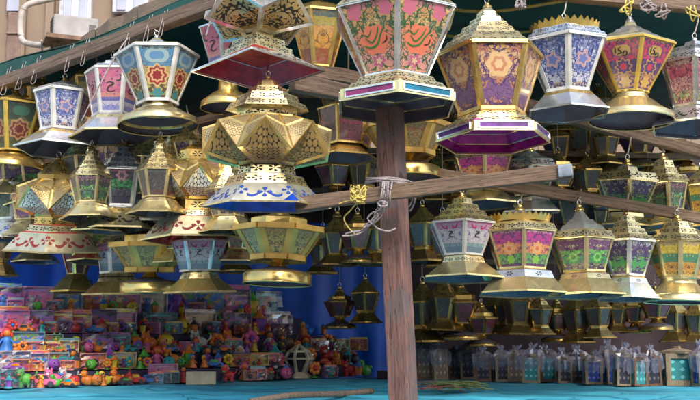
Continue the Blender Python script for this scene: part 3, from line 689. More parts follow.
lantern(626, 226, 'right_mid', 'wide roofed lantern with green and plum panels, above the green panelled pair', 6, -90 + 20, off=0,
    base=[(0, 26), (8, 18)], collar=[(8, 18), (12, 17)], body=(14, 19, 42, 31), pm='greenb', strip='pale', sw=2, roof=[(42, 33, 1), (50, 29, 0), (52, 12), (57, 10, 2), (60, 4)], mats=('pale', 'pale_pair', 'silver'), group=GR)
lantern(668, 226, 'right_mid', 'slim stepped pyramid lantern with green panels, high beside the right edge', 6, -90 + 20, off=0,
    base=[(0, 24), (8, 15)], collar=[(8, 15), (12, 14)], body=(14, 16, 40, 22), pm='greenc', strip='pale', sw=2,
    roof=T(40, [25, 15, 11], 7, .8, .85) + [(66, 3)], mats=('pale', 'pale_pair', 'silver'), group=GR)
lantern(704, 228, 'right_mid', 'orange panelled lantern cut by the right edge under the sloping bar', 6, -90 + 20, off=0,
    base=[(0, 24), (8, 15)], collar=[(8, 15), (12, 14)], body=(14, 13, 40, 18), pm='tricolour', strip='pale', sw=2, roof=[(40, 20, 1), (46, 16, 0), (54, 5)], mats=('pale', 'pale_pair'), group=GR)
lantern(484, 205, 'middle', 'pink and orange panelled lantern behind the tied crossbar', 6, -90 + 26, off=.2,
    base=[(0, 34), (10, 24)], collar=[(10, 22), (14, 20)], body=(16, 22, 46, 31), pm='magenta', strip='pale', sw=2, roof=[(46, 33, 1), (52, 29, 0), (55, 20), (62, 6)], mats=('pale', 'pale_pair'), group='shaded lanterns behind the front rows')
lantern(532, 212, 'right_mid', 'green panelled lantern behind the blue painted end of the crossbar', 6, -90 + 20, off=.1,
    base=[(0, 30), (10, 20)], collar=[(10, 20), (14, 18)], body=(16, 18, 44, 26), pm='greenc', strip='silver', sw=2, roof=[(44, 28, 1), (51, 24, 0), (55, 12), (60, 5)], mats=('silver', 'silver_pair'), group='shaded lanterns behind the front rows')

# ------------------------------------------------------------------ shaded lanterns deep in the stall
def copy_tree(o, parent=None):
    c = o.copy(); COL.objects.link(c)
    if parent: c.parent = parent
    for ch in list(o.children): copy_tree(ch, c)
    return c
def deep_proto(px, py, Y, label, kind):
    global BARS
    BARS['tmp'] = (P(px - 40, py - 100, Y), P(px + 40, py - 100, Y))
    for q_ in BARS['tmp']: q_.z = 2.9
    kw = dict(bmats=('tarnished', 'gold_flower'), group='dim lanterns hanging deep in the shade of the stall', Y=Y)  # deep shade is put into the colour: darkened brass and darker panels
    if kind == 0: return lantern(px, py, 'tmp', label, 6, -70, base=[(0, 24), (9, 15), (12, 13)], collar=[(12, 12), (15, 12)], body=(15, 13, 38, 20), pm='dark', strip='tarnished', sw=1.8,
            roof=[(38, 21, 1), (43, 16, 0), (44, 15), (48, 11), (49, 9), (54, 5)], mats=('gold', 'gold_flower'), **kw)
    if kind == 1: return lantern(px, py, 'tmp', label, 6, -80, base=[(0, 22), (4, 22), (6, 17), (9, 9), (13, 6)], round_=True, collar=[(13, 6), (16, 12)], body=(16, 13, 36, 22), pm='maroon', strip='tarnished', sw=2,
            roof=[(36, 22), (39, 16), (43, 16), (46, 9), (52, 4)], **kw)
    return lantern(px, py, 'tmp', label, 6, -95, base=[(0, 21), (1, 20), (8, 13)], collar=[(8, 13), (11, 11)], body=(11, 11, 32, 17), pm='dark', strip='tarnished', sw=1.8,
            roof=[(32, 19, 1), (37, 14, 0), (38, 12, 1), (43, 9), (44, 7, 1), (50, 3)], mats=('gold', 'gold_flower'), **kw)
DEEP = []
protos = []
def spot(x, y, Y, k, ad, wh):
    DEEP.append((x, y, Y, k, '%s lantern %s' % (ad, wh)))
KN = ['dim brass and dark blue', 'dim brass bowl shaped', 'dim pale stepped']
rows = [
 # y of the rims, depth, x positions, place words
 (343, 7.0, [424, 443, 461, 482, 500, 519, 540, 558, 578, 599, 617, 636, 657, 676, 697], 'behind the bagged wooden lanterns, %s from the post'),
 (330, 7.3, [340, 366], 'low left of the post, %s from the left'),
 (262, 6.2, [336, 358, 379, 424, 442], 'level with the ropes, %s from the left'),
 (238, 6.4, [572, 600, 652, 690], 'behind the green panelled row, %s from the left'),
 (205, 6.4, [335, 362, 438, 462, 560, 590, 612, 650, 690], 'level with the crossbar, %s from the left'),
 (168, 6.4, [430, 455, 560, 583, 606, 640, 672], 'under the upper right bar, %s from the left'),
 (135, 6.6, [338, 362, 452, 560, 600], 'high under the awning, %s from the left'),
 (200, 7.6, [12, 40, 86, 108, 176, 232], 'behind the left middle tier, %s from the left'),
 (178, 7.0, [8, 30, 52, 78, 104, 140], 'just below the left top row, %s from the left'),
 (276, 6.6, [236, 322], 'low against the blue tarp, %s from the left'),
]
NUM = ['first', 'second', 'third', 'fourth', 'fifth', 'sixth', 'seventh', 'eighth', 'ninth', 'tenth', 'eleventh', 'twelfth', 'thirteenth', 'fourteenth', 'fifteenth']
for ri, (y, Y, xs, wh) in enumerate(rows):
    for i, x in enumerate(xs):
        kd = (i * 2 + ri + (i // 3)) % 3
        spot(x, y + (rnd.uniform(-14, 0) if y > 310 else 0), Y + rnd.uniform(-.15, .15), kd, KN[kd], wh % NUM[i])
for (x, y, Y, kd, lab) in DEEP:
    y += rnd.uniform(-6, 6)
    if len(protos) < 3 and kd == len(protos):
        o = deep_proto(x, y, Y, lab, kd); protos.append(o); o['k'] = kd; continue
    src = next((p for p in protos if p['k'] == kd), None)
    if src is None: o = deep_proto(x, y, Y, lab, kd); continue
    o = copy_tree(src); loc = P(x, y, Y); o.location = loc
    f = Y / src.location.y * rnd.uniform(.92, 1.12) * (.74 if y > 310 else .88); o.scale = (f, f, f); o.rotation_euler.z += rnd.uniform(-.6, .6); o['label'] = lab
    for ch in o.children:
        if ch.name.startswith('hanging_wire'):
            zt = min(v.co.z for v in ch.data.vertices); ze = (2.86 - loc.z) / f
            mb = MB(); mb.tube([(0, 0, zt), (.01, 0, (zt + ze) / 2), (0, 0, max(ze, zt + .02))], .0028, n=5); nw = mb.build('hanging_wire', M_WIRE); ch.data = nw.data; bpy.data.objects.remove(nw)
for o in list(bpy.data.objects):
    if 'k' in o.keys(): del o['k']
del BARS['tmp']

# ------------------------------------------------------------------ wood
def wood(name, c0, c1, ax=(30, 30, 1.5), extra=None):
    M = Mat(name); n = M.noise(M.obj(ax), 2.5, 6, 1.2, .65); n2 = M.noise(M.obj(), 9, 5)
    col = M.ramp(n, [(.3, c0), (.68, c1)])
    if extra: col = M.mix(M.ramp(n2, [(.47, (0, 0, 0)), (.55, (1, 1, 1))]), col, extra)
    cr = M.noise(M.obj((ax[0] * 1.6, ax[1] * 1.6, ax[2] * .5)), 2.2, 2, 1.5); ck = (cr - .5).abs().lt(.012)
    kn = M.noise(M.obj((5, 5, 3)), 1.6, 1); col = M.mix(ck.mx(kn.gt(.74)) * .75, col, tuple(x * .3 for x in c0))
    M.bump(n - ck * .6, .7, .006); return M.set(Base_Color=col, Roughness=.85)
W_GREY = wood('weathered_wood', (.09, .06, .045), (.3, .21, .16))
W_POST = wood('peeling_pink_post_paint', (.08, .045, .04), (.31, .165, .145), (25, 25, 2), (.15, .11, .11))
W_PALE = wood('pale_board', (.2, .145, .11), (.33, .25, .19))
W_LIGHT = wood('sawn_plank', (.10, .065, .045), (.27, .185, .13))
PAINT_END = plain('pale_blue_end_paint', (.24, .29, .36), .75, 0, .4, 30)

def wooden_bar(key, a, b, wd, ht, label, mat=W_GREY, name='wooden_bar', ext=(0, 0), endp=None):
    a, b = Vector(a), Vector(b); d = (b - a).normalized(); a = a - d * ext[0]; b = b + d * ext[1]
    # build along local Z so the grain runs with the bar
    L = (b - a).length; th = None
    mb = MB(); N = 14; rg = random.Random(sum(map(ord, label)))
    prev = None
    for i in range(N + 1):
        t = i / N; ox, oy = rg.uniform(-.05, .05) * wd, rg.uniform(-.05, .05) * ht + math.sin(t * 3.1) * .06 * ht
        kx = 1 + rg.uniform(-.04, .04)
        ringp = [Vector((ox + sx * wd / 2 * kx, oy + sy * ht / 2 * kx, t * L)) for sx, sy in ((-1, -1), (1, -1), (1, 1), (-1, 1))]
        if prev:
            for k in range(4): mb.face([prev[k], prev[(k + 1) % 4], ringp[(k + 1) % 4], ringp[k]])
        else: mb.face(ringp[::-1])
        prev = ringp
    mb.face(prev, None, 1 if endp else 0)
    o = mb.build(name, [mat, endp] if endp else mat, bevel=.004)
    z = d; x = z.cross(Vector((0, 0, 1))).normalized(); y = z.cross(x)
    if y.z < 0: x = -x; y = -y
    o.matrix_world = Matrix.Translation(a) @ Matrix((x, y, z)).transposed().to_4x4()
    return tag(o, label, 'wooden bar', 'wooden bars of the stall frame')
def kb(k, lab, wd=.05, ht=.05, ext=(.3, .3), mat=W_GREY, endp=None):
    a, b = BARS[k]; up = Vector((0, 0, ht / 2 + .01)); wooden_bar(k, a + up, b + up, wd, ht, lab, mat, ext=ext, endp=endp)
kb('left_top', 'long brown beam under the green awning edge, rising from the left', .07, .07, (2.5, .35))
kb('left_mid', 'brown bar over the middle left lanterns, mostly hidden', .04, .045, (1.2, .1))
kb('left_low', 'low bar carrying the smallest lanterns on the left, mostly hidden', .03, .03, (1.2, .1))
kb('front', 'front beam above the picture that carries the largest lanterns', .06, .06, (.3, .5))
kb('right_top', 'round topped grey beam along the upper right with cord knots', .06, .055, (.4, .9))
kb('right_mid', 'brown bar sloping down to the right below the top row of lanterns', .045, .07, (.25, .4), W_LIGHT)
kb('right_low', 'lower brown bar carrying the green panelled lanterns', .035, .055, (.1, .5), W_LIGHT)
kb('middle', 'plank with a pale blue end just above the largest pierced lantern', .05, .06, (-.02, .3), W_LIGHT)
wooden_bar('', P(292, 82, 4.0), P(420, 112, 4.4), .05, .07, 'short dark plank running right from above the pierced lantern to the post', W_GREY)
wooden_bar('', P(170, 142, 5.6), P(262, 116, 5.3), .04, .05, 'grey stick passing behind the largest pierced lantern', W_GREY)
wooden_bar('', P(318, 128, 4.9), P(372, 104, 5.1), .04, .04, 'grey stick between the pierced lantern and the post top', W_GREY)
for RI, (x0, y0, x1, y1, Y) in enumerate(((-20, 150, 330, 92, 7.3), (330, 118, 760, 128, 6.4), (330, 150, 760, 158, 6.4), (330, 196, 760, 204, 6.4), (330, 262, 760, 262, 6.9), (-20, 205, 330, 190, 7.6))):
    wooden_bar('', P(x0, y0, Y), P(x1, y1, Y), .03, .035, ['thin rail deep in shade behind the long left beam', 'thin rail high under the awning right of the post', 'thin rail behind the upper right bar', 'thin rail behind the crossbar', 'lowest thin rail over the bagged wooden lanterns', 'thin rail behind the left middle tier'][RI], W_GREY)
# the tied crossbar
wooden_bar('', P(296, 205, 3.66), P(572, 171, 3.44), .035, .052, 'crossbar tied to the post with cord, its right end painted pale blue', W_LIGHT, name='crossbar', endp=PAINT_END)
xb = [o for o in bpy.data.objects if o.name.startswith('crossbar')][0]; a_ = P(558, 172.7, 3.45); b_ = P(572.6, 170.9, 3.4395)
mb = MB(); iv = xb.matrix_world.inverted(); mb.beam(iv @ a_, iv @ b_, .060, .044); o = mb.build('painted_end', PAINT_END, xb, bevel=.004)

# ------------------------------------------------------------------ the post
pt, pb = P(389, 108, 3.78), P(403, 400, 3.78)
d = (pt - pb).normalized(); pb = pb - d * ((pb.z) / d.z)
mb = MB(); N = 40; rg = random.Random(3); L = (pt - pb).length; prev = None
for i in range(N + 1):
    t = i / N; c = [(-.042, -.04), (.045, -.04), (.045, .04), (-.042, .04)]
    ringp = []
    for j, (x, y) in enumerate(c):
        ringp.append(Vector((x * (1 + rg.uniform(-.03, .03)), y * (1 + rg.uniform(-.03, .03)), t * L)))
    if prev:
        for k in range(4): mb.face([prev[k], prev[(k + 1) % 4], ringp[(k + 1) % 4], ringp[k]])
    else: mb.face(ringp[::-1])
    prev = ringp
mb.face(prev)
post = mb.build('wooden_post', W_POST, bevel=.006)
ang = R(-30); x = Vector((math.cos(ang), math.sin(ang), 0)); z = d; y = z.cross(x).normalized(); x = y.cross(z)
post.matrix_world = Matrix.Translation(pb) @ Matrix((x, y, z)).transposed().to_4x4()
tag(post, 'square post with peeling pink paint standing in front of the table', 'post')

# ------------------------------------------------------------------ cords on the crossbar
ROPE = Mat('pale_grey_cord'); nn_ = ROPE.noise(ROPE.obj((1, 1, 1)), 160, 2)
ROPE.bump(nn_, .8, .002); ROPE.set(Base_Color=ROPE.ramp(nn_, [(.35, (.2, .17, .19)), (.65, (.42, .37, .37))]), Roughness=.9); ROPE = ROPE.m
YROPE = plain('yellow_cord', (.55, .45, .12), .8, 0, .4, 80)
def cord(pl, r, mat, label, name='cord', group=None, extra=()):
    mb = MB()
    for p in [pl] + list(extra): mb.tube(smooth_path([P(*q) for q in p], 7), r, n=7)
    return tag(mb.build(name, mat), label, 'cord', group)
Yr = 3.6
rc = random.Random(9)
def jit(pts, a=1.6): return [(x + rc.uniform(-a, a), y + rc.uniform(-a, a), Y + rc.uniform(-.01, .01)) for x, y, Y in pts]
wraps = []
for k in range(5):      # tight turns over the bar and round the post
    dx = k * 2.2
    wraps.append(jit([(383 + dx, 181, Yr - .02), (382 + dx, 186, Yr - .07), (381 + dx, 194, Yr - .085), (380 + dx, 201, Yr - .07), (380 + dx, 206, Yr - .02)], .9))
for k in range(4): wraps.append(jit([(366, 179 + k * 1.3, Yr + .1), (376, 178 + k * 1.3, Yr - .01), (392, 178 + k * 1.4, Yr - .03), (408, 181 + k * 1.2, Yr + .02), (414, 184 + k, Yr + .1)], .8))
for k in range(7):      # strands gathered below the bar
    wraps.append(jit([(384, 202, Yr - .07), (383, 206, Yr - .08), (378 + rc.uniform(-4, 4), 213, Yr - .06), (372 + rc.uniform(-4, 4), 221, Yr - .04), (368 + rc.uniform(-5, 3), 227, Yr - .02)], 1.6))
wraps.append([(413, 190, Yr + .03), (415, 198, Yr + .03), (413, 206, Yr + .03), (410, 211, Yr + .02)]); wraps.append([(410, 190, Yr), (412, 199, Yr), (409, 207, Yr)])
cord([(378, 203, Yr - .08), (382, 201, Yr - .1), (387, 203, Yr - .1), (386, 206, Yr - .1), (380, 206, Yr - .1), (378, 203, Yr - .08)], .0036, ROPE, 'tangle of thin pale cord binding the crossbar to the post', extra=wraps)
cord([(370, 224, Yr - .03), (364, 231, Yr), (354, 235, Yr), (342, 236, Yr)], .0034, ROPE, 'loose ends of pale cord trailing below the crossbar',
     extra=[jit([(372, 223, Yr - .03), (378, 229, Yr - .04), (388, 231, Yr - .04), (396, 229, Yr - .03)], 1), jit([(371, 225, Yr - .03), (362, 230, Yr), (352, 232, Yr), (345, 234, Yr)], 1), jit([(372, 222, Yr - .04), (378, 216, Yr - .06), (374, 212, Yr - .06), (368, 218, Yr - .04), (374, 224, Yr - .04)], 1)])
yk = []
for k in range(9):
    a = rc.uniform(0, 6.28); yk.append([(357 + rc.uniform(-7, 9), 194 + rc.uniform(-9, 10), Yr - .04 - rc.uniform(0, .035)) for _ in range(5)])
yk += [[(357, 203, Yr - .05), (350, 211, Yr - .02), (344, 218, Yr), (348, 227, Yr), (355, 234, Yr)], [(352, 200, Yr - .05), (344, 202, Yr - .03), (339, 204, Yr - .02)]]
cord([(352, 196, Yr - .05), (360, 198, Yr - .08), (366, 196, Yr - .06), (362, 202, Yr - .07), (354, 202, Yr - .06)], .0026, YROPE, 'yellow cord tangled in a knot on the crossbar left of the post', extra=yk)
# knots on the top right beam and loops along the left beam
for i, (x, y) in enumerate(((520, 3), (628, 8), (648, 6), (664, 12), (693, 14))):
    q = on_bar('right_top', x); Yq = q.y - .05
    c_ = YROPE if i in (1, 4) else ROPE
    lab = ['tangle of grey cord on the upper right beam above the crowned lantern', 'yellow cord holding the red and amber lettered lantern', 'frayed grey cord beside the yellow knot on the upper right beam', 'grey cord loop on the upper right beam', 'yellow cord over the rose panelled lantern'][i]
    ex = []
    rg = random.Random(i)
    for _ in range(3 if i in (0, 2) else 1):
        ex.append([(x + rg.uniform(-9, 9), y + rg.uniform(-7, 5), Yq - rg.uniform(0, .04)) for _ in range(6)])
    cord([(x - 2, y - 8, Yq), (x - 3, y, Yq - .02), (x, y + 7, Yq), (x + 3, y, Yq - .02), (x + 1, y - 8, Yq)], .004, c_, lab, 'cord_knot', 'cord knots on the upper right beam', ex)
for i, x in enumerate((3, 18, 33, 66, 82, 126, 145, 160)):
    q = on_bar('left_top', x); Yq = q.y - .06; _, y = proj(q)
    w_ = rnd.uniform(1.2, 2.6)
    cord([(x + 5, y - 22, Yq), (x + 1, y - 8, Yq - .02), (x - w_, y + 3, Yq - .02), (x + w_, y + 2, Yq - .03), (x + 4, y - 10, Yq - .02), (x + 8, y - 24, Yq)], .0024, ROPE,
         'thin cord looped over the long left beam, %s from the left' % NUM[i], 'cord_loop', 'cord loops on the long left beam')
cord([(81, 122, 4.9), (98, 88, 4.9), (118, 52, 5.0), (128, 38, 5.1)], .004, ROPE, 'long slanting wire between the pale blue and the pink lantern')
cord([(206, 36, 4.5), (211, 18, 4.5), (217, -4, 4.5)], .004, ROPE, 'grey cord hanging down left of the red lined lantern')

# ------------------------------------------------------------------ awning and shell of the stall
G_TARP = Mat('green_tarp'); nz = G_TARP.noise(G_TARP.obj(), 3, 4)
G_TARP.bump(nz, .4, .02); G_TARP.set(Base_Color=G_TARP.ramp(nz, [(.3, (.004, .045, .04)), (.7, (.01, .09, .075))]), Roughness=.6); G_TARP = G_TARP.m
Y_TRIM = plain('yellow_hem', (.45, .33, .08), .7)
ZR = 2.93
a0, b0 = BARS['left_top']; a1, b1 = BARS['right_top']
dl = (a0 - b0).normalized(); cL = b0 - dl * .25; pL = b0 + dl * 5.2
pR = b1 + (b1 - a1).normalized() * 1.2
def zroof(x, y): return ZR + .05 * math.sin(x * 2.3) * math.cos(y * 1.9) + (y - 4.5) * .035
front = [pL, b0 + dl * 2.4, b0 + dl * 1.0, cL, Vector(((cL.x + a1.x) / 2, 4.2, 0)), a1, b1, pR]
roof = empty('awning', (0, 6, ZR), 'dark green tarp awning with yellow hem over the whole stall', 'awning')
mb = MB(); NX, NY = 34, 16; grid = []
def fy(x):   # front edge of the roof at x
    ps = sorted([(p.x, p.y) for p in front])
    if x <= ps[0][0]: return ps[0][1]
    for (xa, ya), (xb, yb) in zip(ps, ps[1:]):
        if xa <= x <= xb: return ya + (yb - ya) * (x - xa) / (xb - xa + 1e-9)
    return ps[-1][1]
XA, XB = min(p.x for p in front), max(p.x for p in front)
for i in range(NX + 1):
    x = XA + (XB - XA) * i / NX; y0 = fy(x) + .07; row = []
    for j in range(NY + 1):
        y = y0 + (9.4 - y0) * j / NY; row.append(Vector((x, y, zroof(x, y))) - Vector((0, 6, ZR)) * 1.0)
    grid.append(row)
for i in range(NX):
    for j in range(NY): mb.face([Vector((p.x, p.y, p.z)) for p in (grid[i][j], grid[i + 1][j], grid[i + 1][j + 1], grid[i][j + 1])], None, 0, True)
o = mb.build('roof_sheet', G_TARP, roof)
sol = o.modifiers.new('thick', 'SOLIDIFY'); sol.thickness = .006
# valance hanging along the front edge, yellow stripes sewn on the underside
mb = MB(); hm = MB()
for i in range(NX * 2):
    t0, t1 = i / NX / 2, (i + 1) / NX / 2; xa, xb = XA + (XB - XA) * t0, XA + (XB - XA) * t1
    dz0, dz1 = .015 * math.sin(i * 1.7), .015 * math.sin((i + 1) * 1.7)
    hl = .13 if xa < cL.x else .06
    A = [Vector((x_, fy(x_) + .07, zroof(x_, fy(x_)))) - Vector((0, 6, ZR)) for x_ in (xa, xb)]
    mb.face([A[0], A[1], A[1] - Vector((0, .02 + dz1, hl)), A[0] - Vector((0, .02 + dz0, hl))], None, 0, True)
    if xa > cL.x: hm.beam(A[0] - Vector((0, .02 + dz0, hl)), A[1] - Vector((0, .02 + dz1, hl)), .012, .02)
mb.build('valance', G_TARP, roof); hm.build('hem', Y_TRIM, roof)
for off in (.35, 1.0):
    hm = MB()
    pts = []
    for i in range(26):
        x = .3 + i * .13; y = fy(x) + off + .1 * math.sin(x * 2 + off * 3); pts.append(Vector((x, y, zroof(x, y) - .03 - .03 * math.sin(i * .7))) - Vector((0, 6, ZR)))
    for p, q in zip(pts, pts[1:]): hm.beam(p, q, .035, .004)
    hm.build('stripe', Y_TRIM, roof)

DARKC = plain('dark_backing_cloth', (.05, .033, .042), .9, 0, .5, 3)
mb = MB()
for i in range(40):
    xa, xb = -5 + i * .25, -5 + (i + 1) * .25; ya, yb = 9.1 + .05 * math.sin(i * 1.9), 9.1 + .05 * math.sin((i + 1) * 1.9)
    mb.face([(xa, ya, 0), (xb, yb, 0), (xb, yb, 2.95), (xa, ya, 2.95)], None, 0, True)
o = mb.build('back_curtain', DARKC); tag(o, 'dark curtain closing the back of the stall', 'curtain'); o.modifiers.new('t', 'SOLIDIFY').thickness = .01
B_TARP = Mat('blue_tarp'); nz = B_TARP.noise(B_TARP.obj(), 2.5, 4)
B_TARP.bump(nz, .5, .03); B_TARP.set(Base_Color=B_TARP.ramp(nz, [(.3, (.004, .08, .55)), (.7, (.01, .15, .85))]), Roughness=.45); B_TARP = B_TARP.m
mb = MB(); pa, pb_ = P(-60, 300, 7.4), P(392, 300, 8.4); NN = 60
for i in range(NN):
    q = []
    for t in (i / NN, (i + 1) / NN):
        p = pa.lerp(pb_, t); off = .03 * math.sin(t * 37) + .02 * math.sin(t * 91); q.append((p.x, p.y + off))
    for j in range(6):
        z0_, z1_ = .2 + j * .33, .2 + (j + 1) * .33
        mb.face([(q[0][0], q[0][1] - z0_ * .03, z0_), (q[1][0], q[1][1] - z0_ * .03, z0_), (q[1][0], q[1][1] - z1_ * .03, z1_), (q[0][0], q[0][1] - z1_ * .03, z1_)], None, 0, True)
o = mb.build('blue_tarp', B_TARP); tag(o, 'bright blue tarp hung behind the toys on the left', 'tarp'); o.modifiers.new('t', 'SOLIDIFY').thickness = .004

# ------------------------------------------------------------------ ground and far street
GRD = Mat('street_paving'); br = GRD.new('ShaderNodeTexBrick'); GRD.lk(GRD.obj(), br.inputs['Vector']); br.inputs['Scale'].default_value = 2.2
br.inputs['Color1'].default_value = (.2, .18, .16, 1); br.inputs['Color2'].default_value = (.26, .24, .21, 1); br.inputs['Mortar'].default_value = (.1, .09, .08, 1)
GRD.set(Base_Color=br.outputs[0], Roughness=.85)
mb = MB(); mb.face([(-150, -150, 0), (150, -150, 0), (150, 150, 0), (-150, 150, 0)]); tag(mb.build('ground', GRD.m), kind='structure')

# ------------------------------------------------------------------ table with turquoise sheet
ZT = .95
CL = Mat('turquoise_sheet'); tc = CL.new('ShaderNodeTexCoord'); sp = CL.new('ShaderNodeSeparateXYZ'); CL.lk(tc.outputs['Object'], sp.inputs[0])
X_, Y_ = NV(CL.g, sp.outputs[0]), NV(CL.g, sp.outputs[1])
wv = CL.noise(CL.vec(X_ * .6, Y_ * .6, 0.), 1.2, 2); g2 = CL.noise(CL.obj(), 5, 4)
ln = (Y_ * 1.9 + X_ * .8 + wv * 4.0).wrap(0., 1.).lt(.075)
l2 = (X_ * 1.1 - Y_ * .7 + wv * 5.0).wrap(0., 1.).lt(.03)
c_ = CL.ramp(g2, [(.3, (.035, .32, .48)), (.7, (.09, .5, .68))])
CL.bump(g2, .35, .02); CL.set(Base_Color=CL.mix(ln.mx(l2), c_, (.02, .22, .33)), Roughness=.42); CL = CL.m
table = empty('table', (0, 5.9, 0), 'long trestle table under the turquoise sheet', 'table')
mb = MB(); mb.box((0, 0, ZT - .045), (7.4, 3.5, .05)); mb.build('tabletop', W_LIGHT, table)
for x in (-3.4, -1.2, 1.2, 3.4):
    for y in (-1.5, 1.5):
        mb = MB(); mb.box((x, y, (ZT - .07) / 2), (.07, .07, ZT - .07)); mb.build('leg', W_GREY, table)
def ztab(x, y):
    h = .004 * math.sin(x * 9 + y * 4) + .003 * math.sin(y * 17 - x * 5)
    for k in range(7):
        c = y - (4.25 + k * .33 + .18 * math.sin(x * .9 + k * 2.1) + .06 * math.sin(x * 3.1 + k)); h += .007 * math.exp(-(c / .022) ** 2)
    for k in range(5):
        c = x - (-2.6 + k * 1.15 + .3 * math.sin(y * 1.7 + k)); h += .005 * math.exp(-(c / .025) ** 2)
    return ZT + h
mb = MB(); NX, NY = 260, 170; x0_, x1_, y0_, y1_ = -3.75, 3.75, 4.1, 7.68
vp = {}
for i in range(NX + 1):
    for j in range(NY + 1):
        x, y = x0_ + (x1_ - x0_) * i / NX, y0_ + (y1_ - y0_) * j / NY
        vp[i, j] = Vector((x, y, ztab(x, y)))
for i in range(NX):
    for j in range(NY): mb.face([vp[i, j], vp[i + 1, j], vp[i + 1, j + 1], vp[i, j + 1]], None, 0, True)
    f0, f1 = [Vector((0, -.03 - .03 * math.sin(k * .8), -.8)) for k in (i, i + 1)]
    mb.face([vp[i, 0], vp[i, 0] + f0, vp[i + 1, 0] + f1, vp[i + 1, 0]], None, 0, True)
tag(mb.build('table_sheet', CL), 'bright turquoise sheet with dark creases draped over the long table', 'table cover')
# things lying on the sheet
mb = MB(); p, q = PZ(250, 402, ZT + .02), PZ(372, 391, ZT + .02)
mb.tube(smooth_path([p, p.lerp(q, .3) + Vector((0, 0, .012)), p.lerp(q, .7), q], 5), [.014] * 16, n=7)
tag(mb.build('wooden_stick', W_GREY), 'long bare stick lying on the turquoise sheet left of the post', 'stick')
pl_ = PZ(452, 391, ZT + .01); bun = empty('straw_bundle', pl_, 'loose bundle of green straw on the sheet right of the post', 'straw')
STRAW = plain('green_straw', (.2, .24, .09), .8, 0, .5, 30); STRAW2 = plain('red_straw', (.4, .12, .1), .8)
rg = random.Random(5)
for nm, mt_, k, cx_ in (('green_stems', STRAW, 34, 0), ('red_stems', STRAW2, 8, -.09)):
    mb = MB()
    for _ in range(k):
        a = rg.uniform(-.5, .5); c = Vector((cx_ + rg.uniform(-.06, .08), rg.uniform(-.12, .12), .008 + rg.uniform(0, .03))); L_ = rg.uniform(.04, .13)
        d = Vector((math.cos(a), math.sin(a), rg.uniform(-.08, .08))); mb.tube(smooth_path([c - d * L_, c + Vector((0, 0, .012)), c + d * L_], 3), .0028, n=4)
    mb.build(nm, mt_, bun)

# ------------------------------------------------------------------ stepped rack and toys on the left
PA, PB = PZ(-14, 391, ZT), PZ(384, 377, ZT)     # plan line of the front row
ndir = Vector((-(PB - PA).y, (PB - PA).x, 0)).normalized()
if ndir.y < 0: ndir = -ndir
ZS = [ZT + .004, 1.045, 1.145, 1.27, 1.41]; DS = .19
rack = empty('stepped_rack', PA.lerp(PB, .5), 'stepped rack under the toys on the left of the table', 'rack')
RK = plain('dark_rack_cloth', (.05, .04, .09), .8)
dd = (PB - PA).normalized(); M3 = Matrix((dd, ndir, Vector((0, 0, 1)))).transposed()
for k in range(1, 5):
    mb = MB(); c = ndir * (DS * k + .04); Lr = (PB - PA).length
    mb.box((c.x, c.y, (ZS[k] + ZT) / 2 - ZT + (ZT - PA.z) + .0), (Lr, DS - .004, ZS[k] - ZT - .01), 0, M3)
    mb.build('step', RK, rack)
def toy_spot(px, row):
    a, b = PA + ndir * (DS * row + .02), PB + ndir * (DS * row + .02); lo, hi = -.5, 1.5
    for _ in range(30):
        t = (lo + hi) / 2; pp = a.lerp(b, t); pp.z = ZS[row]
        if proj(pp)[0] < px: lo = t
        else: hi = t
    p = a.lerp(b, lo); p.z = ZS[row] + (.006 if row == 0 else .002); return p
TC = {'red': (.6, .03, .03), 'orange': (.75, .2, .02), 'yellow': (.75, .5, .03), 'green': (.1, .42, .05), 'blue': (.03, .18, .6), 'pink': (.7, .12, .3), 'purple': (.25, .06, .4),
      'teal': (.02, .38, .42), 'white': (.5, .48, .47), 'dark': (.03, .03, .05), 'brown': (.25, .11, .05)}
TM = {k: plain('toy_plastic_' + k, tuple(min(.8, x * 1.0 + .01) for x in c), .42, 0, .35, 25) for k, c in TC.items()}
CARD = {}
for i, (k, c) in enumerate(TC.items()):
    M = Mat('printed_card_' + k); U, V = M.uv(); t = M.noise(M.vec(U * 1.0, V, i * 2.3), 4, 2, .8); t2 = M.noise(M.vec(U, V, i * 5.1 + 2), 7, 2, .5)
    c2 = list(TC.values())[(i * 3 + 2) % 11]; c3 = list(TC.values())[(i * 5 + 4) % 11]
    col = M.mix(t.gt(.55), tuple(x * 1.1 + .04 for x in c), c2); col = M.mix(t2.gt(.6), col, c3); col = M.mix((V - .86).abs().lt(.05) * (U.abs()).lt(.3), col, tuple(min(1, x * 1.5 + .1) for x in c2))
    M.b.inputs['Coat Weight'].default_value = .8; CARD[k] = M.set(Base_Color=col, Roughness=.35)
FILM = Mat('clear_wrapping_film'); gl = FILM.new('ShaderNodeBsdfGlossy'); tr = FILM.new('ShaderNodeBsdfTransparent'); mx = FILM.new('ShaderNodeMixShader'); df = FILM.new('ShaderNodeBsdfDiffuse'); m2 = FILM.new('ShaderNodeMixShader')
gl.inputs['Roughness'].default_value = .18; df.inputs[0].default_value = (.55, .5, .65, 1); tr.inputs[0].default_value = (.93, .92, .96, 1)
lw = FILM.new('ShaderNodeLayerWeight'); lw.inputs[0].default_value = .35
FILM.lk(NV(FILM.g, lw.outputs['Fresnel']) * .35 + .04, mx.inputs[0]); FILM.lk(tr.outputs[0], mx.inputs[1]); FILM.lk(gl.outputs[0], mx.inputs[2])
m2.inputs[0].default_value = .04; FILM.lk(mx.outputs[0], m2.inputs[1]); FILM.lk(df.outputs[0], m2.inputs[2])
FILM.lk(m2.outputs[0], FILM.g.nodes['Material Output'].inputs[0]); FILM = FILM.m
BAGM = FILM.copy(); BAGM.name = 'milky_plastic_bag'
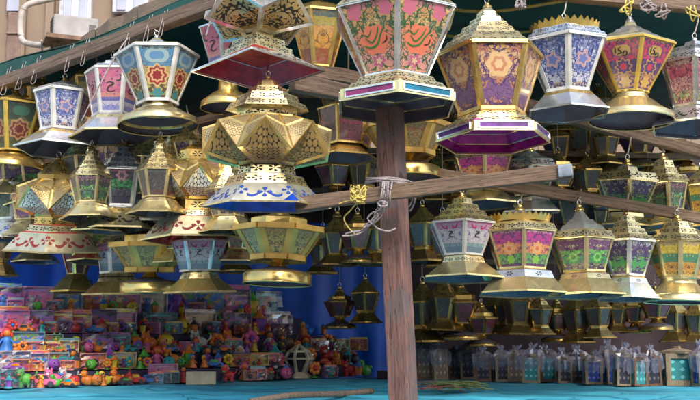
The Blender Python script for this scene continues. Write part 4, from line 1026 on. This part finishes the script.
for n_ in BAGM.node_tree.nodes:
    if n_.type == 'MIX_SHADER' and not n_.inputs[0].is_linked: n_.inputs[0].default_value = .24
    if n_.type == 'BSDF_DIFFUSE': n_.inputs[0].default_value = (.42, .42, .58, 1)
def toy(px, row, kind, c1, c2, size, rz, label):
    p = toy_spot(px, row); s = size * p.y / F * 1.0    # size in picture units
    base_rz = math.atan2(dd.y, dd.x) * .5
    nm = {'box': 'boxed_toy', 'animal': 'toy_animal', 'car': 'toy_car', 'face': 'toy_ball', 'doll': 'toy_doll', 'duck': 'toy_duck', 'tower': 'toy_lantern', 'flower': 'toy_flower', 'bag': 'bagged_toy'}[kind]
    t = empty(nm, p, label, nm.replace('_', ' '), 'toys on the stepped rack', rz + base_rz)
    A, B = TM[c1], TM[c2]
    if kind in ('box', 'bag'):
        mb = MB(); w_, h_, d_ = s * .5, s * .62, .03
        for q in (((0, d_, h_ / 2), (w_ * 2, .006, h_)), ((0, d_ / 2, .003), (w_ * 2, d_, .006)), ((-w_ + .003, d_ / 2, h_ / 2), (.006, d_ - .006, h_ - .012)), ((w_ - .003, d_ / 2, h_ / 2), (.006, d_ - .006, h_ - .012)), ((0, d_ / 2, h_ - .003), (w_ * 2, d_ - .006, .006))): mb.box(*q)
        mb.build('card', CARD[c1], t)
        mb = MB(); r = h_ * .2; mb.ball((0, d_ * .3, r * .95 + .006), (r * .9, d_ * .35, r), 0, 10, 7); mb.ball((0, d_ * .25, r * 2.3), (r * .62, d_ * .35, r * .62), 0, 10, 7)
        for sx in (-1, 1): mb.ball((sx * r * .9, d_ * .3, r * 1.3), (r * .5, d_ * .2, r * .25), 0, 8, 5); mb.ball((sx * r * .45, d_ * .25, r * 2.9), (r * .25, d_ * .2, r * .3), 0, 8, 5)
        mb.build('figure', B, t)
        mb = MB(); rg = random.Random(int(px * 7 + row)); n_ = 5
        g = [[Vector((-w_ + 2 * w_ * i / n_, -.004 - rg.uniform(0, .012), h_ * j / n_)) for j in range(n_ + 1)] for i in range(n_ + 1)]
        for i in range(n_):
            for j in range(n_): mb.face([g[i][j], g[i + 1][j], g[i + 1][j + 1]]); mb.face([g[i][j], g[i + 1][j + 1], g[i][j + 1]])
        mb.build('film_window', FILM, t)
        if kind == 'bag':
            mb = MB(); mb.box((0, d_ * .5, h_ + s * .05), (w_ * 1.9, .004, s * .1)); mb.build('header_card', CARD[c2], t)
    elif kind == 'animal':
        mb = MB(); r = s * .25
        mb.ball((0, 0, r * 1.25), (r * 1.15, r * .8, r * .85)); mb.ball((-r * .9, -r * .3, r * 2.1), (r * .72, r * .65, r * .68))
        for sx in (-1, 1):
            for sy in (-1, 1): mb.loft([(0, r * .3), (r * .9, r * .36)], 10, 0, 0, True, False, (sx * r * .65, sy * r * .4, 0))
            mb.ball((-r * .9 + sx * r * .42, -r * .25, r * 2.75), (r * .2, r * .14, r * .3), 0, 8, 6)
        mb.tube(smooth_path([(r, 0, r * 1.5), (r * 1.5, 0, r * 1.9), (r * 1.6, 0, r * 2.5)], 4), r * .13)
        mb.build('body', A, t)
        mb = MB(); mb.ball((-r * 1.0, -r * .92, r * 1.95), (r * .36, r * .2, r * .26), 0, 8, 6); mb.build('muzzle', B, t)
        for sx in (-1, 1):
            mb = MB(); mb.ball((-r * .95 + sx * r * .28, -r * .86, r * 2.3), r * .1, 0, 8, 6); mb.build('eye', TM['dark'], t)
    elif kind == 'car':
        mb = MB(); L_, H_ = s * .5, s * .22
        prof = [(-L_, .3), (-L_, 1.0), (-L_ * .55, 1.15), (-L_ * .3, 1.9), (L_ * .4, 1.9), (L_ * .65, 1.15), (L_, 1.0), (L_, .3)]; dp = s * .22
        F_ = [Vector((x, -dp, z * H_)) for x, z in prof]; G_ = [Vector((x, dp, z * H_)) for x, z in prof]
        mb.face(F_); mb.face(G_[::-1])
        for i in range(8): mb.face([F_[i], F_[(i + 1) % 8], G_[(i + 1) % 8], G_[i]])
        mb.build('body', A, t, bevel=.004)
        mb = MB(); mb.face([(-L_ * .42, -dp - .001, 1.2 * H_), (L_ * .5, -dp - .001, 1.2 * H_), (L_ * .36, -dp - .001, 1.75 * H_), (-L_ * .28, -dp - .001, 1.75 * H_)]); mb.build('window', B, t)
        for sx in (-1, 1):
            for sy in (-1, 1):
                mb = MB(); r = H_ * .45; c = Vector((sx * L_ * .6, sy * dp, r))
                mb.tube([c - Vector((0, .008, 0)), c + Vector((0, .008, 0))], r, n=14); mb.build('wheel', TM['dark'], t)
    elif kind == 'face':
        mb = MB(); r = s * .3; mb.ball((0, 0, r), r, 0, 18, 12); mb.build('ball', A, t)
        mb = MB()
        for sx in (-1, 1): mb.ball((sx * r * .36, -r * .88, r * 1.25), (r * .12, r * .08, r * .18), 0, 8, 6)
        mb.tube(smooth_path([(-r * .5, -r * .86, r * .85), (0, -r * 1.0, r * .62), (r * .5, -r * .86, r * .85)], 5), r * .06); mb.build('painted_face', TM['dark'], t)
        mb = MB(); mb.loft([(r * 1.9, r * .5), (r * 2.05, r * .5), (r * 2.1, r * .2), (r * 2.5, r * .1)], 14, 0, 0, True, True); mb.build('cap', B, t)
    elif kind == 'doll':
        mb = MB(); r = s * .16; mb.loft([(0, r * 1.5), (r * .3, r * 1.45), (r * 2.1, r * .6), (r * 2.6, r * .75), (r * 3.0, r * .3)], 16, 0, 0, True, True)
        for sx in (-1, 1): mb.tube([(sx * r * .6, 0, r * 2.6), (sx * r * 1.2, -r * .2, r * 1.9), (sx * r * 1.35, -r * .6, r * 1.5)], r * .2)
        mb.build('dress', A, t)
        mb = MB(); mb.ball((0, 0, r * 3.6), r * .72, 0, 14, 10); mb.build('head', TM['orange'] if c2 != 'white' else plain('toy_skin', (.65, .4, .3)), t)
        mb = MB(); mb.ball((0, r * .18, r * 3.8), (r * .85, r * .75, r * .75), 0, 14, 10); [mb.ball((sx * r * .85, r * .1, r * 3.3), (r * .28, r * .28, r * .5)) for sx in (-1, 1)]; mb.build('hair', B, t)
    elif kind == 'duck':
        mb = MB(); r = s * .22; mb.ball((0, 0, r * .95), (r * 1.3, r * .9, r * .95)); mb.ball((-r * .7, 0, r * 2.15), r * .68); mb.ball((r * 1.25, 0, r * 1.5), (r * .4, r * .3, r * .3)); mb.build('body', A, t)
        mb = MB(); mb.ball((-r * 1.4, -r * .1, r * 2.0), (r * .4, r * .3, r * .14), 0, 10, 6); mb.build('beak', B, t)
        for ex_ in (-.85, -.4):
            mb = MB(); mb.ball((r * ex_, -r * .6, r * 2.35), r * .1, 0, 8, 6); mb.build('eye', TM['dark'], t)
    elif kind == 'tower':
        mb = MB(); r = s * .26; mb.loft([(0, r), (r * .3, r), (r * .4, r * .7)], 6, 0, 0, False, True); mb.build('base', A, t)
        mb = MB(); mb.loft([(r * .4, r * .65), (r * 1.9, r * .8)], 6, 0, 0, False, True); mb.build('body', B, t)
        mb = MB(); mb.loft([(r * 1.9, r * 1.0), (r * 2.2, r * .6), (r * 2.9, r * .12)], 6, 0, 0, False, True)
        mb.tube([(r * .3 * math.cos(a), 0, r * 3.1 + r * .3 * math.sin(a)) for a in [2 * math.pi * j / 10 for j in range(10)]], r * .07, closed=True, n=5); mb.build('roof', A, t)
    elif kind == 'flower':
        mb = MB(); r = s * .3
        for j in range(7):
            a = 2 * math.pi * j / 7; mb.ball((r * .62 * math.cos(a), 0, r * 1.3 + r * .62 * math.sin(a)), (r * .34, r * .18, r * .34), 0, 10, 6)
        mb.build('petals', A, t)
        mb = MB(); mb.ball((0, -r * .12, r * 1.3), (r * .35, r * .25, r * .35), 0, 12, 8); mb.build('centre', B, t)
        mb = MB(); mb.loft([(0, r * .6), (r * .1, r * .6), (r * .2, r * .15), (r * 1.0, r * .1)], 12, 0, 0, True, True, (0, r * .22, 0)); mb.build('stand', TM['green'], t)
    return t
WORDS = {'box': 'window boxed toy on %s card', 'bag': 'bagged toy on %s card with header', 'animal': '%s toy animal', 'car': '%s toy car', 'face': '%s round toy with painted face', 'doll': 'toy doll in %s dress',
         'duck': '%s toy duck', 'tower': '%s plastic toy lantern', 'flower': '%s flower toy'}
ROWN = ['front row', 'second row', 'third row', 'fourth row', 'back row']
ORD = ['first', 'second', 'third', 'fourth', 'fifth', 'sixth', 'seventh', 'eighth', 'ninth', 'tenth', 'eleventh', 'twelfth', 'thirteenth', 'fourteenth', 'fifteenth', 'sixteenth', 'seventeenth', 'eighteenth', 'nineteenth', 'twentieth']
def ORDX(i):
    t = ['', 'twenty', 'thirty', 'forty', 'fifty']
    if i < 20: return ORD[i]
    q, r = divmod(i + 1, 10)
    return {2: 'twentieth', 3: 'thirtieth', 4: 'fortieth', 5: 'fiftieth'}[q] if r == 0 else t[q - 1] + '-' + ORD[r - 1]
rows_t = [
 (0, [(10, 'box', 'dark', 'green', 30), (27, 'animal', 'green', 'brown', 26), (42, 'car', 'pink', 'dark', 30), (56, 'animal', 'pink', 'white', 24), (70, 'animal', 'white', 'blue', 24), (90, 'duck', 'orange', 'yellow', 24), (106, 'duck', 'yellow', 'green', 22), (119, 'duck', 'orange', 'red', 24),
      (133, 'car', 'red', 'yellow', 24), (150, 'car', 'blue', 'dark', 20), (165, 'box', 'pink', 'pink', 30), (184, 'doll', 'red', 'dark', 22), (228, 'doll', 'dark', 'pink', 22), (246, 'doll', 'brown', 'pink', 24), (262, 'car', 'dark', 'red', 26),
      (281, 'animal', 'dark', 'white', 24), (318, 'flower', 'orange', 'red', 24), (334, 'duck', 'orange', 'red', 24), (350, 'animal', 'red', 'orange', 22), (366, 'duck', 'green', 'yellow', 26)]),
 (1, [(18, 'box', 'white', 'orange', 32), (38, 'bag', 'white', 'red', 28), (58, 'box', 'teal', 'yellow', 28), (76, 'doll', 'teal', 'dark', 28), (95, 'box', 'orange', 'blue', 26), (112, 'tower', 'purple', 'teal', 28), (128, 'box', 'yellow', 'purple', 26), (146, 'tower', 'green', 'dark', 24),
      (160, 'doll', 'pink', 'red', 30), (176, 'animal', 'orange', 'yellow', 26), (192, 'tower', 'orange', 'green', 28), (210, 'doll', 'purple', 'dark', 28), (226, 'animal', 'dark', 'brown', 30), (242, 'doll', 'pink', 'white', 28), (260, 'car', 'white', 'blue', 26), (278, 'tower', 'teal', 'dark', 26),
      (296, 'face', 'blue', 'red', 22), (314, 'flower', 'orange', 'yellow', 26), (332, 'animal', 'red', 'white', 26), (350, 'flower', 'brown', 'orange', 24)]),
 (2, [(8, 'doll', 'blue', 'red', 34), (30, 'box', 'blue', 'orange', 34), (50, 'box', 'teal', 'green', 30), (66, 'animal', 'green', 'yellow', 26), (84, 'duck', 'yellow', 'orange', 26), (101, 'box', 'purple', 'teal', 30), (120, 'bag', 'dark', 'purple', 28), (138, 'face', 'orange', 'green', 28), (152, 'animal', 'orange', 'red', 28),
      (168, 'face', 'yellow', 'brown', 30), (186, 'car', 'green', 'yellow', 24), (202, 'animal', 'white', 'brown', 28), (219, 'flower', 'orange', 'red', 28), (236, 'animal', 'orange', 'pink', 28), (254, 'flower', 'pink', 'purple', 32), (272, 'doll', 'white', 'dark', 28), (290, 'animal', 'brown', 'orange', 26), (310, 'face', 'red', 'orange', 26), (330, 'flower', 'orange', 'dark', 26)]),
 (3, [(12, 'bag', 'pink', 'red', 38), (36, 'box', 'white', 'red', 38), (58, 'box', 'orange', 'yellow', 36), (78, 'bag', 'red', 'orange', 34), (100, 'box', 'purple', 'pink', 40), (124, 'bag', 'white', 'pink', 36), (146, 'face', 'red', 'orange', 24), (162, 'box', 'dark', 'teal', 36), (184, 'face', 'yellow', 'orange', 28),
      (204, 'bag', 'brown', 'white', 36), (222, 'face', 'red', 'green', 26), (240, 'box', 'purple', 'teal', 36), (262, 'tower', 'orange', 'purple', 34), (282, 'bag', 'purple', 'white', 34)]),
 (4, [(6, 'bag', 'purple', 'blue', 40), (34, 'box', 'pink', 'white', 42), (66, 'box', 'blue', 'teal', 40), (92, 'bag', 'teal', 'orange', 40), (122, 'box', 'pink', 'pink', 46), (152, 'box', 'dark', 'blue', 44), (180, 'doll', 'purple', 'white', 44), (204, 'box', 'blue', 'dark', 48), (232, 'bag', 'purple', 'pink', 46), (254, 'tower', 'green', 'green', 34), (276, 'box', 'dark', 'teal', 44), (300, 'bag', 'green', 'teal', 34)]),
]
rx = random.Random(21); KL = ['animal', 'duck', 'flower', 'tower', 'doll', 'face', 'car', 'box', 'bag', 'flower', 'bag', 'tower', 'doll']; CLs = ['orange', 'red', 'green', 'orange', 'yellow', 'pink', 'teal', 'dark', 'red', 'blue', 'purple', 'orange']
for row, items in rows_t:
    allit = [(x, k, a, b, sz, 0) for (x, k, a, b, sz) in items if not (row == 0 and 190 < x < 222)]
    nx = (26, 34, 36, 32, 16)[row]
    for i in range(nx):
        x = (4 + 352 * (i + rx.random()) / nx) if row < 3 else 2 + 318 * (i + rx.random()) / nx
        if row == 0 and (182 < x < 222 or 288 < x < 312): continue
        allit.append((x, rx.choice(KL), rx.choice(CLs), rx.choice(CLs), rx.uniform(15, 20), 1))
    allit.sort()
    for i, (x, kind, c1, c2, size, ex) in enumerate(allit):
        if row >= 3 and kind in ('box', 'bag') and c1 in ('white', 'teal', 'green', 'yellow', 'orange'): c1 = ('purple', 'pink', 'blue', 'red')[i % 4]
        if c1 == c2: c2 = 'yellow' if c1 != 'yellow' else 'red'
        pos = '%s from the left' % ORDX(i)
        o = toy(x + rnd.uniform(-1, 1), row, kind, c1, c2, size * (1.0 if row < 3 else .95), rnd.uniform(-.35, .35) * (2.2 if ex else 1), '%s, %s in the %s' % ((WORDS[kind] % c1), pos, ROWN[row]))
        o.location += ndir * (-.045 if ex else .035) * (1 if row else .6)

# cardboard box and white wooden lantern at the edge of the toys
BX = plain('cream_card', (.6, .5, .35), .7); BXT = plain('box_top', (.4, .3, .2), .7)
p = PZ(201, 385, ZT); s = p.y / F
t = empty('carton', p + Vector((0, 0, .006)), 'small open cream carton at the front edge of the toys', 'carton', None, .12)
mb = MB(); W_, D_, H_ = 14 * s, 9 * s, 12 * s
for c, z_ in (((0, -D_, H_ / 2), (2 * W_, .006, H_)), ((0, D_, H_ / 2), (2 * W_, .006, H_)), ((-W_, 0, H_ / 2), (.006, 2 * D_, H_)), ((W_, 0, H_ / 2), (.006, 2 * D_, H_)), ((0, 0, .003), (2 * W_, 2 * D_, .005))): mb.box(c, z_)
mb.build('walls', BX, t)
mb = MB(); mb.box((0, 0, H_ * .7), (1.9 * W_, 1.9 * D_, .01)); mb.build('contents', BXT, t)
WW = plain('cream_plywood', (.7, .6, .45), .6); 
p = PZ(300, 378, ZT); p.y -= .2; p.x += .0; s = p.y / F
t = empty('fretwork_lantern', p + Vector((0, 0, .006)), 'small cream fretwork wooden lantern at the front of the toys', 'fretwork lantern', None, R(-75))
mb = MB(); mb.loft([(0, 13 * s), (2 * s, 13 * s), (6 * s, 8 * s)], 6, 0, 0, False, True); mb.build('base', WW, t)
mb = MB(); 
for j in range(6):
    a = 2 * math.pi * (j + .5) / 6; u = Vector((math.cos(a), math.sin(a), 0)); mb.beam(u * 7 * s + Vector((0, 0, 6 * s)), u * 14 * s + Vector((0, 0, 19 * s)), 2.4 * s, 2.4 * s); mb.beam(u * 14 * s + Vector((0, 0, 19 * s)), u * 10 * s + Vector((0, 0, 26 * s)), 2.4 * s, 2.4 * s)
    a2 = 2 * math.pi * (j + 1.5) / 6; v = Vector((math.cos(a2), math.sin(a2), 0)); mb.beam(u * 14 * s + Vector((0, 0, 19 * s)), v * 14 * s + Vector((0, 0, 19 * s)), 2 * s, 2 * s); mb.beam(u * 10 * s + Vector((0, 0, 26 * s)), v * 10 * s + Vector((0, 0, 26 * s)), 2 * s, 2 * s)
    mb.beam(u * 10 * s + Vector((0, 0, 26 * s)), Vector((0, 0, 33 * s)), 1.8 * s, 1.8 * s)
mb.build('frame', WW, t)
mb = MB(); mb.loft([(7 * s, 5.5 * s), (19 * s, 11.5 * s), (25 * s, 8 * s)], 6, 0, 0, False, True); mb.build('core', TM['dark'], t)

# ------------------------------------------------------------------ bagged wooden lanterns on the right
WF = [wood('fretwork_light', (.2, .15, .1), (.42, .33, .22)), wood('fretwork_brown', (.12, .06, .04), (.25, .14, .09))]
PAN = {}
for k, c in (('teal', (.03, .25, .27)), ('blue', (.02, .05, .28)), ('dark', (.02, .02, .04)), ('brown', (.2, .15, .11)), ('white', (.5, .5, .48))):
    M = Mat('fretwork_panel_' + k); U, V = M.uv(); u = (U * 3).wrap(-.5, .5); v = (V * 4).wrap(-.5, .5)
    m = ((u.abs() + v.abs()).lt(.28)); PAN[k] = M.set(Base_Color=M.mix(m, c, tuple(min(1, x * 2 + .12) for x in c)), Roughness=.6)
def fret(px, py, w_, h_, wood_i, pk, rz, label, bagged=True, lean=0):
    p = PZ(px, py, ZT); s = p.y / F; W, H = w_ / 2 * s, h_ * s; D = W * .9
    t = empty('wooden_lantern', p + Vector((0, 0, .006)), label, 'wooden lantern', 'bagged wooden lanterns on the right', rz); t.rotation_euler = (0, lean, rz)
    mb = MB(); r = W * .3
    for sx in (-1, 1):
        for sy in (-1, 1): mb.box((sx * (W - r / 2), sy * (D - r / 2), H / 2), (r, r, H))
    for z in (r / 2, H - r / 2):
        for sy in (-1, 1): mb.box((0, sy * (D - r / 2 + .001), z), (2 * W - 2 * r, r, r))
        for sx in (-1, 1): mb.box((sx * (W - r / 2 + .001), 0, z), (r, 2 * D - 2 * r, r))
    mb.build('frame', WF[wood_i], t)
    mb = MB(); mb.box((0, 0, H / 2), (1.7 * W, 1.7 * D, H * .96)); mb.build('panels', PAN[pk], t)
    mb = MB(); mb.loft([(H, W * 1.35), (H + 2 * s, W * 1.35), (H + 2.1 * s, W * 1.0), (H + 5 * s, W * .2), (H + 7 * s, W * .2)], 4, R(45), 0, False, True); mb.build('roof', WF[wood_i], t)
    if bagged:
        rg = random.Random(int(px)); mb = MB(); n = 18; pk = rg.uniform(1.26, 1.42); prof = [(.5, 1.25), (.7, 1.4), (.95, 1.5), (1.06, 1.3), (1.15, .95), (pk - .16, .42), (pk - .06, .16), (pk, .42), (pk + .07, .5)]
        rings = []; ox, oy = rg.uniform(-.6, .6) * W, rg.uniform(-.3, .3) * W; ph = rg.uniform(0, 6)
        for z, r_ in prof:
            kk = max(0, z - .9) / .6; ring_ = []
            for j in range(n):
                a = 2 * math.pi * j / n; q = 1 + .22 * (1 if j % 2 else -1) * rg.uniform(.2, 1) + .12 * math.sin(3 * a + ph)
                ring_.append(Vector((ox * kk + r_ * W * q * math.cos(a), oy * kk + r_ * D * q * math.sin(a), (z + rg.uniform(-.1, .1)) * H)))
            rings.append(ring_)
        for A_, B_ in zip(rings, rings[1:]):
            for j in range(n): mb.face([A_[j], A_[(j + 1) % n], B_[(j + 1) % n]]); mb.face([A_[j], B_[(j + 1) % n], B_[j]])
        mb.build('plastic_bag', BAGM, t)
    return t
fr = []
FK = [('brown', 0, 'cream framed wooden lantern with brown panels'), ('dark', 1, 'brown framed wooden lantern with dark panels'), ('brown', 1, 'brown framed wooden lantern with tan panels'), ('teal', 0, 'cream framed wooden lantern with teal panels'), ('dark', 0, 'cream framed wooden lantern with dark panels'), ('blue', 0, 'cream framed wooden lantern with blue panels'), ('teal', 1, 'brown framed wooden lantern with teal panels')]
FO = [2, 0, 1, 4, 1, 4, 0, 3, 6, 4, 1, 5, 5, 4, 6, 1]
for i, k in enumerate(FO):
    pk_, wi_, nm_ = FK[k]; x_ = 424 + i * 15.4 + rnd.uniform(-2, 2)
    fr.append((x_, 379.5 + i * .5 + rnd.uniform(-1, 1), rnd.uniform(13.5, 17), rnd.uniform(23, 31), wi_, pk_, rnd.uniform(-.35, .35), nm_ + ' in a plastic bag, %s from the post' % ORDX(i), True, rnd.uniform(-.07, .05)))
for a in fr: fret(*a)
fret(679, 386, 33, 31, 0, 'teal', .0, 'widest wooden lantern, cream pierced frame with teal diamonds, at the right end', False)
fret(704, 387, 18, 30, 0, 'blue', .2, 'light wooden lantern cut by the right edge of the photo', True)
# low dark bench behind them
mb = MB(); mb.box((1.7, 7.45, .98), (3.0, .3, .05)); 
o = mb.build('bench_cloth', DARKC); tag(o, 'dark cloth covered ledge behind the bagged wooden lanterns', 'ledge')

# ------------------------------------------------------------------ building behind, upper left
bld = empty('apartment_building', (-3, 11, 0), 'beige building with tall windows behind the stall at the upper left', 'building')
WALL = Mat('beige_render'); n1 = WALL.noise(WALL.obj(), 1.2, 6); n2 = WALL.noise(WALL.obj((1, 1, .12)), 5, 4)
WALL.bump(n1, .2, .01); WALL.set(Base_Color=WALL.mix(n2 * .6, WALL.ramp(n1, [(.3, (.26, .19, .145)), (.7, (.34, .26, .2))]), (.17, .13, .1)), Roughness=.9); WALL = WALL.m
SHUT = plain('brown_shutter', (.2, .13, .11), .7); GLS = plain('pale_window_glass', (.42, .45, .6), .15, 0, .2, 2); WFR = plain('white_window_frame', (.5, .5, .58), .5)
BY = 11.0
def brect(x0, y0, x1, y1, Y, dep, m, nm, par, M=None):
    a, b = P(x0, y1, Y), P(x1, y0, Y); mb = MB(); c = (a + b) / 2 - Vector((-3, 11, 0)); c.y += dep / 2
    mb.box(c, (b.x - a.x, dep, b.z - a.z)); o = mb.build(nm, m, par, bevel=.01); return o
mb = MB(); mb.box((2, .45, 5), (22, .8, 10)); mb.build('wall', WALL, bld)
brect(22, -160, 26, 90, BY - .02, .1, WALL, 'pilaster', bld); brect(50, -160, 53, 90, BY - .04, .1, WALL, 'pilaster', bld)
f_ = brect(4, 12, 22, 90, BY - .03, .12, SHUT, 'shutter', bld); brect(5, 32, 21, 33.5, BY - .06, .05, WALL, 'shutter_rail', bld)
brect(6, -60, 22, 11, BY - .03, .12, GLS, 'window', bld)
wf = brect(58, -70, 94, 30, BY - .05, .1, WFR, 'window_frame', bld); brect(62, -68, 74, 28, BY - .07, .05, GLS, 'pane', bld); brect(78, -68, 90, 28, BY - .07, .05, GLS, 'pane', bld)
wf = brect(112, -70, 150, 12, BY - .05, .1, WFR, 'window_frame', bld); brect(116, -68, 128, 10, BY - .07, .05, GLS, 'pane', bld); brect(133, -68, 146, 10, BY - .07, .05, GLS, 'pane', bld)
GS = plain('green_shutter', (.02, .16, .1), .6)
brect(640, -30, 672, 12, BY - .05, .1, GS, 'shutter', bld); 
fr2 = brect(674, -30, 712, 6, BY - .05, .1, plain('tan_grille', (.45, .38, .24), .6), 'window_grille', bld)
mb = MB()
for i in range(9):
    z = -30 + i * 4; a, b = P(674, z, BY - .07), P(712, z, BY - .07); mb.beam(a - Vector((-3, 11, 0)), b - Vector((-3, 11, 0)), .02, .02)
mb.build('slats', SHUT, bld)

# air conditioner on its bracket tray
AY = 9.6; ac = empty('air_conditioner', P(74, 45, AY), 'grey boxy air conditioner on a rusty tray high on the beige wall', 'air conditioner', None, R(24))
ACM = plain('grey_painted_steel', (.3, .285, .3), .5, .2, .25, 6); ACD = plain('dark_grille', (.1, .09, .1), .6); RUST = plain('rusty_tray', (.22, .13, .09), .8, 0, .5, 9)
s = AY / F
mb = MB(); mb.box((0, 0, 15 * s), (46 * s, 26 * s, 24 * s)); mb.build('casing', ACM, ac, bevel=.015)
mb = MB()
for i in range(7): mb.box((-23.2 * s, 0, (6 + i * 3) * s), (.6 * s, 20 * s, 1.0 * s))
mb.build('grille', ACD, ac)
mb = MB(); mb.box((16 * s, -13.4 * s, 15 * s), (7 * s, .6 * s, 9 * s)); mb.build('valve_cover', ACD, ac)
mb = MB(); mb.box((6 * s, 0, 1.2 * s), (72 * s, 36 * s, 2 * s)); mb.box((6 * s, -17.8 * s, 2.6 * s), (72 * s, .8 * s, 4 * s)); mb.build('tray', RUST, ac)
mb = MB()
for sx in (-1, 1): mb.beam((sx * 18 * s, 14 * s, 0), (sx * 18 * s, 14 * s + 1.2, 0), .05, .05); mb.beam((sx * 18 * s, -6 * s, 0), (sx * 18 * s, 14 * s + 1.2, -.5), .04, .04)
mb.build('bracket', RUST, ac)
mb = MB(); mb.tube(smooth_path([P(62, -3, 10.3), P(42, 1, 10.3), P(26, 6, 10.3), P(21, 18, 10.3), P(21, 36, 10.3), P(26, 43, 10.2), P(44, 45, 10.0), P(58, 40, 9.8)], 7), .032, n=10)
tag(mb.build('pipe', plain('white_insulated_pipe', (.45, .41, .39), .6)), 'white insulated pipe looping left of the air conditioner', 'pipe')
# wooden canopy edge above the awning
wooden_bar('', P(96, 52, 7.6), P(290, -28, 5.6), .3, .2, 'broad sawn board slanting up right from the air conditioner above the awning', W_PALE, name='canopy_board')
wooden_bar('', P(118, 30, 7.75), P(250, -18, 6.2), .1, .16, 'pale upper rail behind the slanting canopy board', W_PALE, name='canopy_board')

# ------------------------------------------------------------------ unseen building added across the street for reflections, height set for sky fill
ob = empty('added_street_building', (0, -9, 0), 'unseen sand coloured building added across the street behind the viewer for reflections', 'building')
mb = MB(); mb.box((0, -2, 2.6), (34, 4, 5.2)); mb.build('wall', WALL, ob)
for i in range(7):
    for z in (1.2, 3.6):
        mb = MB(); mb.box((-12 + i * 4, .03, z), (1.4, .1, 2.0)); mb.build('window', SHUT, ob)
